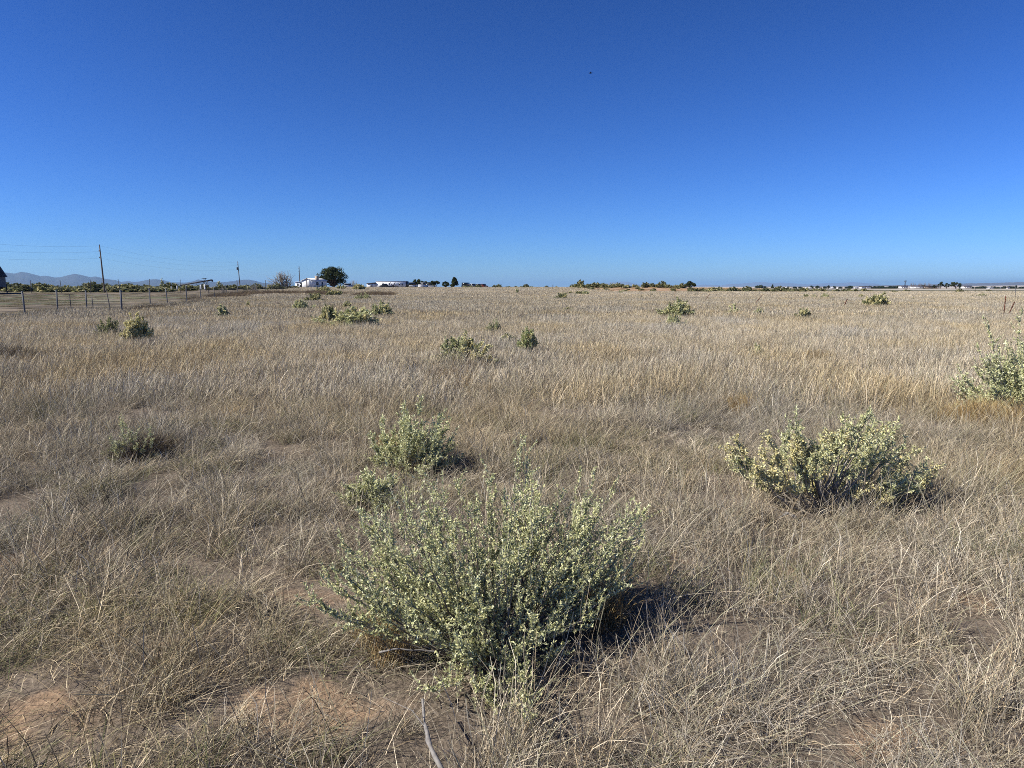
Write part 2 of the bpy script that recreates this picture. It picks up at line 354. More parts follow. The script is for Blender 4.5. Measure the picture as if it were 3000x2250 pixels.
x, y = scatter(9.5, 34, 4.8, pad=4); x, y = cut_yard(x, y); dn = fbm(x * .5, y * .5, 80, 3); s = rnd(len(x), .85, 1.2)
place(x, y, R.integers(11, 15, len(x)), np.stack([s, s, s * (.65 + .7 * dn)], -1), tilt=.06)
x, y = scatter(32, 92, 1.15, pad=8); x, y = cut_yard(x, y); s = rnd(len(x), .85, 1.2)
place(x, y, R.integers(15, 18, len(x)), np.stack([s, s, s * (.75 + .5 * fbm(x * .2, y * .2, 80))], -1), tilt=.03)
x, y = scatter(88, 300, .16, pad=12)
yd = yard(x, y); u = col_u(x, y)
k = (yd < -1.5) & (y < np.interp(u, [0, 1500, 1700, 1900, 3000], [300, 300, 215, 198, 225])); x, y = x[k], y[k]; s = rnd(len(x), .85, 1.2)
place(x, y, R.integers(18, 21, len(x)), s, tilt=.01)
# brown weeds along the fence and on the rise
def weeds(pts, n, sx, sy, s0=.6, s1=1.2, tint=(1, 1, 1)):
    for u, v in pts:
        p = gpt(u, v); x = R.normal(p[0], sx * pxm(p[1]), n); y = R.normal(p[1], sy, n)
        place(x, y, R.integers(23, 25, n), rnd(n, s0, s1), np.array(tint) * rnd(n, .8, 1.2)[:, None])
weeds([(440, 912), (470, 908), (500, 905), (530, 899), (560, 893), (600, 886)], 26, 14, 1.2, .5, 1.0)
weeds([(60, 930), (130, 924), (200, 918), (250, 917), (330, 917), (390, 912)], 14, 20, .8, .25, .6, (1.2, 1.15, 1.1))
weeds([(650, 874), (700, 868), (740, 863), (790, 862), (850, 862), (910, 862), (960, 865), (1080, 868), (1110, 868)], 60, 22, 3.5, .9, 1.7, (1.25, 1.2, 1.15))
weeds([(1160, 860), (1290, 864), (1330, 865), (1380, 866), (1540, 868), (1500, 860), (1600, 862)], 26, 24, 4, .4, .9, (1.5, 1.4, 1.3))
weeds([(45, 1058), (85, 1065)], 7, 18, .15, .5, .85); weeds([(430, 1338), (400, 1340), (455, 1330)], 4, 16, .08, .3, .5); weeds([(1250, 1128), (1310, 1120), (1360, 1115), (1375, 1090)], 6, 22, .2, .35, .6, (1.4, 1.2, 1))
# rusty bunches
for u, v, n, sx, sc in [(2385, 1062, 7, 14, .8), (2425, 1055, 3, 10, .6), (2655, 1040, 6, 20, .7), (2640, 1010, 5, 25, .5), (1310, 1135, 9, 34, .6), (1340, 1120, 6, 30, .6), (2830, 1235, 10, 30, .7), (2920, 1245, 12, 35, .8), (2990, 1250, 8, 30, .7), (2170, 1200, 8, 30, .55), (1130, 1330, 3, 10, .6), (1400, 1150, 4, 30, .5), (1700, 1840, 3, 30, .6), (1130, 1900, 4, 60, .45)]:
    p = gpt(u, v); q = pxm(p[1]); x = R.normal(p[0], sx * q, n); y = R.normal(p[1], sx * q * 1.2, n)
    place(x, y, R.integers(21, 23, n), rnd(n, .7, 1.2) * sc, np.array((1.1, 1.1, 1.)) * rnd(n, .8, 1.2)[:, None])
# thin growth on the sandy bank
n = 260; u = rnd(n, 1640, 2400); Yb = rnd(n, 196, 238); place((u - 1500) / F * Yb * CP, Yb, R.integers(18, 21, n), np.stack([rnd(n, .15, .5), rnd(n, .15, .3), rnd(n, .4, 1.1)], -1), np.array((1., .82, .58)) * rnd(n, .6, 1.15)[:, None], tilt=.02)
# patchy short growth in the yard
n = 2600; u = rnd(n, -250, 860); Yq = 36 + 150 * rnd(n) ** 1.3; x = (u - 1500) / F * Yq * CP; k = (yard(x, Yq) > 1) & (fbm(x / 6, Yq / 2.0, 97) > .5); x, y = x[k], Yq[k]
place(x, y, R.integers(15, 18, len(x)), np.stack([rnd(len(x), .4, .9), rnd(len(x), .3, .5), rnd(len(x), .12, .35)], -1), np.array((.62, .62, .5)) * rnd(len(x), .7, 1.25)[:, None], tilt=.02)

gm = bpy.data.meshes.new('dry_grass'); co_ = np.concatenate(PT['co']); gm.vertices.add(len(co_)); gm.vertices.foreach_set('co', co_.astype(np.float32).ravel())
def ga(n, t, d, f): a = gm.attributes.new(n, t, 'POINT'); a.data.foreach_set(f, d)
ga('rot', 'FLOAT_VECTOR', np.concatenate(PT['rot']).astype(np.float32).ravel(), 'vector')
ga('scl', 'FLOAT_VECTOR', np.concatenate(PT['scl']).astype(np.float32).ravel(), 'vector')
ga('idx', 'INT', np.concatenate(PT['idx']).astype(np.int32), 'value')
tn = np.concatenate(PT['tint']); ga('tint', 'FLOAT_COLOR', np.concatenate([tn, np.ones((len(tn), 1))], 1).astype(np.float32).ravel(), 'color')
go = tag(link('dry_grass', gm), 'dry straw coloured grass covering the whole field', 'grass', kind='stuff')
ng = bpy.data.node_groups.new('grass', 'GeometryNodeTree'); ng.interface.new_socket('Geometry', in_out='INPUT', socket_type='NodeSocketGeometry'); ng.interface.new_socket('Geometry', in_out='OUTPUT', socket_type='NodeSocketGeometry')
gi = ng.nodes.new('NodeGroupInput'); gout = ng.nodes.new('NodeGroupOutput'); ip = ng.nodes.new('GeometryNodeInstanceOnPoints'); ci = ng.nodes.new('GeometryNodeCollectionInfo')
ci.inputs['Collection'].default_value = SRC; ci.inputs['Separate Children'].default_value = True; ci.inputs['Reset Children'].default_value = True
def na(n, t): a = ng.nodes.new('GeometryNodeInputNamedAttribute'); a.data_type = t; a.inputs['Name'].default_value = n; return a.outputs['Attribute']
ip.inputs['Pick Instance'].default_value = True
for a, b in [(gi.outputs[0], ip.inputs['Points']), (ci.outputs[0], ip.inputs['Instance']), (na('idx', 'INT'), ip.inputs['Instance Index']), (na('rot', 'FLOAT_VECTOR'), ip.inputs['Rotation']), (na('scl', 'FLOAT_VECTOR'), ip.inputs['Scale']), (ip.outputs[0], gout.inputs[0])]: ng.links.new(a, b)
go.modifiers.new('grass', 'NODES').node_group = ng
print('grass instances', len(co_))

# ------------------------------------------------------------------ shrubs
SAGE = np.array([(.70, .70, .38), (.62, .64, .33), (.80, .79, .50), (.40, .42, .19), (.74, .69, .34)])
OLIVE = np.array([(.24, .26, .11), (.34, .34, .16), (.16, .18, .08), (.42, .41, .22)])
YEL = np.array([(.78, .68, .34), (.82, .74, .44), (.70, .60, .26), (.72, .68, .36)])
BARK = np.array([(.30, .26, .21), (.22, .18, .14), (.38, .34, .29)])
def unit(v): return v / (np.linalg.norm(v, axis=-1, keepdims=True) + 1e-9)
def bez(A, C, B, K):
    t = np.linspace(0, 1, K)[None, :, None]; return A[:, None] * (1 - t) ** 2 + 2 * C[:, None] * t * (1 - t) + B[:, None] * t * t
def shrub_meshes(tips, base_r=.05, twigs=9, tl=.16, leaves=22, ll=.018, lw=.0045, stem_r=.005, leafc=SAGE, yel=0., dead=0., yfun=None, t0=.3, low=.25, wob=.02, stems_only=0, upc=.45, name='saltbush'):
    n = len(tips); a = rnd(n, 0, 6.283); A = np.stack([np.cos(a) * base_r * rnd(n), np.sin(a) * base_r * rnd(n), np.full(n, -.02)], -1)
    Cc = A + (tips - A) * np.array([.62, .62, low]) + R.normal(0, wob, (n, 3))
    S = bez(A, Cc, tips, 9); S[:, 1:] += R.normal(0, wob * .35, (n, 8, 3))
    br = MB(); t = np.linspace(0, 1, 9)
    br.tubes(S, stem_r * rnd(n, .6, 1.3)[:, None] * (1 - .8 * t[None]), 5, BARK[R.integers(0, 3, n)] * rnd(n, .7, 1.2)[:, None])
    nd = int(n * dead)
    si = np.repeat(np.arange(nd, n), twigs); m = len(si); tt = rnd(m, t0, 1.) ** .8
    k = np.minimum((tt * 8).astype(int), 7); fr = (tt * 8 - k)[:, None]
    O = S[si, k] * (1 - fr) + S[si, k + 1] * fr; tan = unit(S[si, k + 1] - S[si, k])
    out = unit(O * np.array([1, 1, .5]) + 1e-3)
    D = unit(tan * .7 + R.normal(0, .55, (m, 3)) + np.array([0, 0, upc]) + out * .25)
    ln = tl * rnd(m, .45, 1.25) * (1.15 - .45 * tt)
    E = O + D * ln[:, None]; Ct = (O + E) / 2 + R.normal(0, .12, (m, 3)) * ln[:, None] - np.array([0, 0, .1]) * ln[:, None]
    Tw = bez(O, Ct, E, 4)
    br.tubes(Tw, stem_r * .33 * (1 - .6 * np.linspace(0, 1, 4)[None]) * np.ones((m, 1)), 3, BARK[R.integers(0, 3, m)] * np.array([.95, 1.05, .85]))
    fo = MB(); se = MB(); ys = None
    # leaves along each twig and along the ends of the stems
    li = np.repeat(np.arange(m), leaves); q = len(li); lt = rnd(q, .05, 1.05); kk = np.clip((lt * 3).astype(int), 0, 2); ff = (lt * 3 - kk)[:, None]
    LP = Tw[li, kk] * (1 - ff) + Tw[li, kk + 1] * ff; LT = unit(Tw[li, kk + 1] - Tw[li, kk])
    ns = (n - nd) * leaves * 2; s2 = R.integers(nd, n, ns); ts = rnd(ns, .72, 1.); k2 = np.minimum((ts * 8).astype(int), 7); f2 = (ts * 8 - k2)[:, None]
    LP = np.concatenate([LP, S[s2, k2] * (1 - f2) + S[s2, k2 + 1] * f2]); LT = np.concatenate([LT, unit(S[s2, k2 + 1] - S[s2, k2])])
    if nd:                                                            # bare side twigs on the dead stems
        di = np.repeat(np.arange(nd), 7); w = len(di); dk = R.integers(2, 8, w); o2 = S[di, dk]; d2 = unit(unit(S[di, dk + 1] - S[di, dk]) + R.normal(0, .6, (w, 3)) + [0, 0, .2]); l2 = tl * 1.6 * rnd(w, .4, 1.2)
        br.tubes(bez(o2, o2 + d2 * l2[:, None] * .5 + R.normal(0, .1, (w, 3)) * l2[:, None], o2 + d2 * l2[:, None], 4), stem_r * .4 * (1 - .6 * np.linspace(0, 1, 4)[None]) * np.ones((w, 1)), 3, BARK[R.integers(0, 3, w)])
    def leafset(mb, P, T, L_, w_, cols, back=.55, jit=1.):
        c = len(P); d = unit(T * back + R.normal(0, .6 * jit, (c, 3)) + np.array([0, 0, .15])); l = L_ * rnd(c, .6, 1.25)
        wv = unit(np.cross(d, R.normal(0, 1, (c, 3)))); P3 = P[:, None] + d[:, None] * (l[:, None] * np.array([0, .5, 1]))[..., None]
        P3[:, 1] += R.normal(0, .08, (c, 3)) * l[:, None]
        ww = w_ * rnd(c, .7, 1.3)[:, None] * np.array([.35, .5, .18])
        mb.ribbons(P3, wv[:, None] * ww[..., None], cols)
    isy = np.zeros(len(LP), bool)
    if yel > 0 or yfun is not None:
        sc = 3.2 / max(np.abs(tips).max(), .05)
        fld = fbm(LP[:, 0] * sc + LP[:, 2] * sc * .7 + 50, LP[:, 1] * sc + LP[:, 2] * sc + 50, int(R.integers(0, 99)), 3)
        th = np.quantile(fld, 1 - yel) if yel > 0 else 9
        isy = fld + R.normal(0, .05, len(fld)) > th
        if yfun is not None: isy = yfun(LP, fld + R.normal(0, .05, len(fld)))
    g = ~isy; c = leafc[R.integers(0, len(leafc), g.sum())] * rnd(g.sum(), .82, 1.15)[:, None]
    leafset(fo, LP[g], LT[g], ll, lw, c)
    res = [('branches', br.mesh(name + '_branches', M['bark'])), ('foliage', fo.mesh(name + '_foliage', M['leaf']))]
    if isy.any():
        Y_ = np.repeat(LP[isy], 2, 0) + R.normal(0, ll * .35, (isy.sum() * 2, 3)); c = YEL[R.integers(0, 4, len(Y_))] * rnd(len(Y_), .8, 1.15)[:, None]
        leafset(se, Y_, np.repeat(LT[isy], 2, 0), ll * .55, lw * 1.55, c, .3, 1.3)
        res.append(('seed_foliage', se.mesh(name + '_seeds', M['leaf'])))
    return res
def dome(n, w, d, h, rmin=.55, zmin=.12, lop=0):
    a = rnd(n, 0, 6.283); e = np.arcsin(rnd(n, zmin, 1.)); r = rnd(n, rmin, 1.08)
    k = 1 + .22 * np.sin(a * 3 + R.uniform(0, 6)) + .12 * np.sin(a * 5 + R.uniform(0, 6))
    return np.stack([np.cos(a) * np.cos(e) * r * w / 2 * k, np.sin(a) * np.cos(e) * r * d / 2 * k, np.sin(e) * r * h * (1 + lop * np.cos(a))], -1)
def add_shrub(kind, parts, loc, label, cat='shrub', group=None, rz=0, sc=1):
    e = empty(kind, loc, label, cat, group, rz, sc)
    for nm, me in parts: link(nm, me, e)
    return e
# --- hero bush in the foreground
B0 = gpt(1445, 1930); base = B0
HT = [(905, 1745, 2.8), (935, 1770, 2.75), (1000, 1640, 2.9), (1060, 1540, 3.05), (1100, 1500, 3.1), (1030, 1700, 2.85), (1180, 1480, 3.2), (1230, 1430, 3.3), (1340, 1400, 3.35), (1400, 1440, 3.3), (1435, 1380, 3.35), (1300, 1450, 3.2),
      (1530, 1290, 3.45), (1545, 1330, 3.45), (1560, 1400, 3.4), (1650, 1430, 3.4), (1700, 1400, 3.45), (1745, 1370, 3.5), (1800, 1415, 3.4), (1760, 1460, 3.35), (1840, 1510, 3.3), (1880, 1555, 3.3), (1800, 1600, 3.15), (1835, 1690, 3.05), (1780, 1640, 3.1), (1720, 1560, 3.2),
      (1630, 1905, 2.75), (1600, 1850, 2.75), (1520, 1900, 2.65), (1450, 2080, 2.45), (1560, 2110, 2.35), (1440, 2020, 2.55), (1100, 1760, 2.65), (1180, 1800, 2.6), (1250, 1860, 2.55), (1340, 1880, 2.5), (1480, 1560, 3.2), (1400, 1560, 3.1), (1320, 1560, 3.05), (1600, 1520, 3.2), (1660, 1600, 3.05), (1560, 1650, 2.9), (1460, 1700, 2.8),
      (1380, 1700, 2.75), (1280, 1660, 2.8), (1200, 1640, 2.85), (1140, 1600, 2.95), (1240, 1540, 3.1), (1530, 1740, 2.75), (1350, 1780, 2.65), (1700, 1700, 2.95), (1880, 1720 - 120, 3.2), (1580, 1460, 3.35), (1480, 1450, 3.35), (1260, 1740, 2.7)]
tips = np.array([pt(*t) - base for t in HT])
extra = tips[R.integers(0, len(tips), 60)] * rnd(60, .6, 1.0)[:, None] + R.normal(0, .06, (60, 3)); extra[:, 2] = np.maximum(extra[:, 2], .12)
ex2 = np.array([pt(R.uniform(1480, 1860), R.uniform(1420, 1680), R.uniform(2.85, 3.45)) - base for _ in range(34)])
ex3 = np.array([pt(R.uniform(1000, 1450), R.uniform(1480, 1800), R.uniform(2.6, 3.2)) - base for _ in range(26)])
allt = np.concatenate([tips, extra, ex2, ex3]); allt[:, 2] = np.maximum(allt[:, 2], .05)
add_shrub('saltbush', shrub_meshes(allt, .06, twigs=14, tl=.13, leaves=26, ll=.0135, lw=.0056, stem_r=.0055, low=.35, dead=0), base, 'largest grey-green saltbush sprawling in the foreground grass with a dark shadow to its right')
# --- others close by
def hero(u, vb, wpx, hpx, n, label, shift=0, dfac=.8, cat='shrub', **k):
    p = gpt(u, vb); q = np.hypot(p[1], 1.6) / F; w = wpx * q; h = hpx * q / math.cos(PITCH + math.atan((1125 - vb) / F) * 0)
    t = dome(n, w, w * dfac, h); t[:, 0] += shift * q
    return add_shrub('saltbush', shrub_meshes(t, base_r=w * .08, **k), p, label, cat)
hero(1185, 1385, 262, 205, 74, 'mid-sized upright grey-green saltbush just behind the largest foreground bush', shift=28, twigs=12, tl=.12, leaves=18, ll=.024, lw=.008, stem_r=.005, upc=.8)
hero(1100, 1490, 215, 105, 50, 'low spreading grey-green saltbush touching the back left of the largest bush', shift=-5, twigs=11, tl=.10, leaves=16, ll=.022, lw=.007, stem_r=.004)
hero(385, 1350, 200, 135, 56, 'sparse dark twiggy saltbush with a small green patch, alone in the left grass', dead=.55, twigs=8, tl=.08, leaves=12, ll=.02, lw=.006, stem_r=.0045, leafc=SAGE * .8)
# yellow-seeded bush on the right, two lobes
p4 = gpt(2410, 1500); q4 = np.hypot(p4[1], 1.6) / F
YT = [(2135, 1310), (2150, 1370), (2180, 1350), (2240, 1330), (2260, 1290), (2300, 1260), (2330, 1245), (2350, 1290), (2290, 1330), (2200, 1400), (2380, 1330), (2420, 1300), (2440, 1280), (2465, 1225), (2480, 1260), (2540, 1215), (2560, 1225), (2590, 1250), (2600, 1290), (2650, 1290), (2680, 1320), (2725, 1370), (2735, 1385), (2720, 1410), (2690, 1430), (2640, 1420), (2560, 1350), (2500, 1330), (2470, 1400), (2540, 1420), (2600, 1380), (2350, 1380), (2270, 1400), (2320, 1420), (2400, 1400), (2620, 1340), (2520, 1290), (2220, 1370), (2660, 1450), (2440, 1440)]
t4 = np.array([pt(u, v, p4[1] + R.uniform(-.35, .45)) - p4 for u, v in YT]); ex = t4[R.integers(0, len(t4), 50)] * rnd(50, .7, 1.)[:, None] + R.normal(0, .05, (50, 3)); t4 = np.concatenate([t4, ex]); t4[:, 2] = np.maximum(t4[:, 2], .15)
sp = shrub_meshes(t4, .22, twigs=12, tl=.12, leaves=20, ll=.022, lw=.0072, stem_r=.009, low=.45, t0=.56, yfun=lambda P, f: (f + .10 * np.sin(P[:, 0] * 9 + 1) - .07 * (P[:, 2] > .52)) > .52, name='yellow_saltbush')
add_shrub('saltbush', sp, p4, 'large saltbush covered in pale yellow seed clusters over bare grey stems, in the right foreground')
p5 = gpt(3035, 1222); w5 = 400 * pxm(p5[1] + .3); t5 = dome(190, w5 * 1.02, w5 * .9, 232 * pxm(p5[1]), rmin=.62, zmin=.02)
t5 = np.concatenate([t5, np.array([pt(2893, 950, p5[1]), pt(2900, 985, p5[1]), pt(2985, 935, p5[1]), pt(3040, 930, p5[1]), pt(2868, 1030, p5[1] - .1), pt(2875, 1180, p5[1] - .2)]) - p5])
add_shrub('saltbush', shrub_meshes(t5, .15, twigs=14, tl=.2, leaves=18, ll=.03, lw=.011, stem_r=.008, upc=.6), p5, 'tall dense grey-green saltbush cut off by the right edge of the picture')

# --- library of smaller shrubs
def lib(n, w, h, yel, cols, ll, lw, twigs=11, leaves=14, tl=.12, **k): return shrub_meshes(dome(int(n * 1.4), 1, .9, h, **k.pop('dk', {})), .07, twigs=twigs, tl=tl, leaves=leaves, ll=ll, lw=lw, stem_r=.008, leafc=cols, yel=yel, **k)
LIB = dict(
    greenyel=shrub_meshes(dome(90, 1, .9, .55), .08, twigs=12, tl=.11, leaves=14, ll=.034, lw=.015, stem_r=.006, leafc=np.concatenate([OLIVE, SAGE]), yfun=lambda P, f: (P[:, 0] > .03) & (f > .45)),
    olive=lib(50, 1, .5, .18, OLIVE, .05, .024), olive2=lib(45, 1, .42, .28, OLIVE, .05, .024), sage=lib(50, 1, .48, .08, SAGE * .9, .05, .02), sage2=lib(40, 1, .6, .0, SAGE * .8, .05, .02, dead=.2),
    round=lib(90, 1, .62, .22, np.concatenate([OLIVE, SAGE]), .045, .02),
    yellow=lib(80, 1, .85, .72, OLIVE, .05, .026, dk=dict(zmin=.35)), dead=shrub_meshes(dome(46, 1, .8, .5), .06, twigs=2, tl=.1, leaves=1, ll=.02, lw=.006, stem_r=.007, dead=.95),
    small=lib(24, 1, .6, .3, OLIVE, .09, .04, twigs=6, leaves=9), small2=lib(20, 1, .75, .15, OLIVE * .8, .10, .04, twigs=6, leaves=8))
def far_lib(k, h, yel, cols):
    t = dome(26, 1, .9, h, zmin=.1); return shrub_meshes(t, .08, twigs=5, tl=.2, leaves=9, ll=.13, lw=.075, stem_r=.012, leafc=cols, yel=yel)
def flat(parts):                                                     # far shrubs: one mesh, too small to show parts
    mb = MB()
    for nm, me in parts:
        n = len(me.vertices); v = np.empty(n * 3, np.float32); me.vertices.foreach_get('co', v); c = np.empty(n * 4, np.float32); me.color_attributes['Col'].data.foreach_get('color', c)
        vi = [tuple(p.vertices) for p in me.polygons]
        mb.add(v.reshape(-1, 3), [f for f in vi if len(f) == 4], [f for f in vi if len(f) == 3], c.reshape(-1, 4)[:, :3])
    return mb.mesh('far_shrub', M['leaf'])
FAR = [flat(far_lib(k, h, y * .5, c)) for k, (h, y, c) in enumerate([(.5, .12, OLIVE * .8), (.42, .2, OLIVE * .85), (.6, .05, OLIVE * .6), (.45, .1, SAGE * .5), (.7, .15, OLIVE * .65)])]
def shrub(kind, u, vb, wpx, hpx, label, name='shrub', group=None, rz=None, cat='shrub', dip=0):
    p = gpt2(u, vb + dip); q = p[1] / F; parts = LIB[kind]
    zmax = max(max((v.co.z for v in me.vertices), default=.1) for nm, me in parts)
    w = wpx * q; h = hpx * q + .17
    return add_shrub(name, parts, p, label, cat, group, R.uniform(0, 6.28) if rz is None else rz, (w / .84, w / .84, h / zmax * 1.06))
S = shrub
S('greenyel', 1352, 1048, 148, 82, 'rounded bush half green and half yellow in the middle of the field', 'saltbush', rz=0)
S('sage', 1030, 952, 150, 52, 'wide low grey-green bush in the middle of a clump of three', 'saltbush', rz=1)
S('round', 1113, 926, 74, 46, 'round yellowish bush at the right of a clump of three', 'saltbush', rz=2)
S('olive2', 966, 942, 48, 52, 'narrow dark bush at the left of a clump of three', 'saltbush')
S('sage', 884, 904, 54, 28, 'small olive bush between the fallen branch and the clump of three', 'saltbush')
S('olive', 923, 881, 44, 25, 'small olive bush straight below the big tree trunk, nearest the house', 'saltbush')
S('small', 1016, 901, 30, 22, 'little green bush standing just behind the clump of three', 'saltbush')
S('sage2', 1063, 876, 50, 20, 'low grey-green bush in the brown weeds below the white trailer', 'saltbush')
S('yellow', 402, 990, 76, 78, 'bright yellow rounded shrub on a short trunk beside the fence', 'yellow_shrub')
S('small', 727, 896, 14, 16, 'tiny green plant right of the yellow-topped cactus', 'saltbush')
S('dead', 820, 968, 100, 44, 'grey leafless twiggy shrub lying low in the left field', 'dead_shrub')
S('sage2', 1448, 962, 42, 34, 'small dark green bush with dead twigs, in front of two leafless ones', 'saltbush')
S('dead', 1428, 928, 36, 28, 'leafless grey twig bush between two small dark bushes', 'dead_shrub')
S('dead', 1440, 890, 24, 18, 'tiny dark forked bush farthest back in a line of three', 'dead_shrub')
S('small', 1485, 998, 46, 20, 'low thin green plant left of the broom-shaped bush', 'saltbush')
S('round', 1985, 925, 92, 56, 'big round pale green bush with a rusty post behind it', 'saltbush', rz=2)
S('sage', 1977, 950, 48, 40, 'smaller pale bush growing in front of the big round bush', 'saltbush')
S('small2', 2100, 904, 14, 10, 'tiny dark sprig left of the forked cactus', 'saltbush')
S('olive', 2352, 931, 44, 30, 'spiky yellow-green bush alone right of the leaning posts', 'saltbush')
S('olive2', 2566, 896, 62, 36, 'bright yellow and green bush far right beyond the leaning post with wire', 'saltbush')
S('small2', 2675, 880, 9, 12, 'tiny bright green plant right of the yellow and green bush', 'saltbush')
S('sage', 2217, 1028, 44, 28, 'small faint sage plant in the grass of the right field', 'saltbush')
S('olive', 1648, 876, 38, 20, 'compact yellow-green bush below the distant blue mountain', 'saltbush')
S('small', 1661, 909, 28, 12, 'flat little green plant in front of the compact yellow-green bush', 'saltbush')
S('dead', 1253, 925, 26, 26, 'small bare upright twig plant left of centre', 'dead_shrub')
S('dead', 2090, 1014, 60, 26, 'brown dry twigs sticking out of the grass right of centre', 'dead_shrub')
S('dead', 2915, 912, 60, 16, 'low dead twigs left of the red posts', 'dead_shrub')
S('sage2', 2878, 868, 26, 9, 'dark arch-shaped low bush far out on the right', 'saltbush')
S('small2', 2847, 868, 13, 5, 'small flat bush left of the arch-shaped one', 'saltbush')
S('small', 2590, 865, 12, 12, 'upright dark bush behind the yellow and green bush', 'saltbush')
S('small', 2523, 870, 14, 9, 'little pale bush left of the yellow and green bush', 'saltbush')
S('sage', 2418, 872, 28, 14, 'wide grey bush under the distant dark tree, right of two smaller bushes', 'saltbush')
S('olive', 2361, 872, 16, 12, 'little dark bush at the left of three in a row', 'saltbush')
S('sage2', 2383, 871, 16, 9, 'low bush in the middle of three in a row', 'saltbush')
S('olive2', 977, 862, 44, 17, 'yellow-flecked bush in front of the big tree by the house', 'saltbush')
S('round', 948, 852, 36, 20, 'yellow-green bush at the left foot of the big tree', 'saltbush')
S('round', 1000, 848, 24, 14, 'pale bush at the right foot of the big tree', 'saltbush')
S('olive2', 1052, 850, 32, 17, 'round olive bush left of the white trailer', 'saltbush')
S('olive', 1697, 862, 26, 10, 'dark end bush of a low row in mid field', 'saltbush')
S('sage', 1713, 862, 30, 11, 'grey bush in the low row in mid field', 'saltbush')
S('small', 1672, 858, 14, 9, 'small bush starting the low row in mid field', 'saltbush')
S('small2', 1878, 872, 22, 7, 'flat dark bush left of the big round bush', 'saltbush')
S('small2', 1910, 865, 9, 7, 'tiny dot-like bush above the big round bush at left', 'saltbush')
S('small2', 2039, 863, 9, 6, 'tiny bush below the lone dark tree', 'saltbush')
S('dead', 420, 1000, 130, 20, 'thin dead brush lying under the yellow shrub', 'dead_shrub')
# green bush with long dead limbs, by the fence
p = gpt2(318, 978); q = pxm(p[1])
t = np.concatenate([dome(45, 72 * q, 60 * q, 50 * q + .17), np.array([(-112, 0, 20), (-100, 0, 45), (-85, -10, 8), (-60, 10, 52), (-125, 5, 12), (50, -10, 30), (60, -20, 8), (45, -60, 2), (-70, -40, 3), (70, 0, 38), (-50, 10, 62)]) * q]); t = t[::-1].copy()
add_shrub('saltbush', shrub_meshes(t, .1, twigs=9, tl=.13, leaves=12, ll=.045, lw=.02, stem_r=.012, leafc=OLIVE, dead=.2), p, 'green bush with long bare dead limbs spreading left, near the fence', 'shrub')
# broom-shaped bush: green cap on brown twigs
p = gpt2(1547, 1020); q = pxm(p[1]); t = dome(60, 62 * q, 55 * q, 60 * q + .15, zmin=.55, rmin=.85)
add_shrub('broom_shrub', shrub_meshes(t, .05, twigs=6, tl=.10, leaves=14, ll=.035, lw=.014, stem_r=.006, leafc=np.array([(.42, .46, .20), (.52, .54, .26), (.32, .36, .15)]), t0=.72, yel=.10), p, 'broom-shaped bush with a green cap on brown bare twigs', 'shrub')
# cane chollas
def cholla(u, vb, wpx, hpx, label, n=16, yel=1):
    p = gpt2(u, vb); q = pxm(p[1]); w, h = wpx * q, hpx * q + (.17 if p[1] < 150 else 0)
    tr = MB(); st = MB(); fr = MB()
    t = dome(n, w, w * .8, h, rmin=.7, zmin=.35); A = np.zeros((n, 3)); A[:, 2] = h * .15
    S_ = bez(A, t * np.array([.45, .45, .45]) + [0, 0, h * .1], t, 6) + R.normal(0, h * .012, (n, 6, 3))
    st.tubes(S_[:, 1:], h * .04 * np.ones((n, 5)), 6, OLIVE[R.integers(0, 4, n)] * .9)
    O = np.repeat(t, 5, 0) + R.normal(0, h * .06, (n * 5, 3)); D = unit(R.normal(0, .6, (n * 5, 3)) + [0, 0, .7]); E = O + D * h * rnd(n * 5, .07, .16)[:, None]
    st.tubes(np.stack([O, (O + E) / 2, E], 1), h * .034 * np.array([[.8, 1, .6]]) * np.ones((n * 5, 1)), 6, OLIVE[R.integers(0, 4, n * 5)])
    k = R.integers(0, n * 5, n * 4); e = E[k]; d = D[k]; st.tubes(np.stack([e, e + d * h * .02, e + d * h * .05], 1), h * .03 * np.array([[.6, 1, .5]]) * np.ones((len(k), 1)), 6, YEL[R.integers(0, 4, len(k))] * 1.05)
    tr.tubes(np.array([[(0, 0, -.05), (w * .02, 0, h * .15), (0, 0, h * .35)]]), h * np.array([[.06, .055, .04]]), 7, np.array([[.12, .09, .06]]))
    e = empty('cholla_cactus', p, label, 'cactus'); tr.build('trunk', M['bark'], e); st.build('crown', M['bark'], e)
cholla(655, 928, 30, 36, 'small tree-like cactus with yellow tops, alone beyond the grass at left')
cholla(2150, 917, 36, 24, 'dark forked cactus with two separate heads, between leaning post and round bush', 12)
cholla(2225, 919, 36, 21, 'low dark cactus clump at the foot of the second leaning post', 14)
cholla(1516, 855, 14, 14, 'small dark cactus on the skyline near the picture middle', 12)
cholla(1820, 857, 18, 12, 'branching cactus below the distant blue mountain on the right', 12)

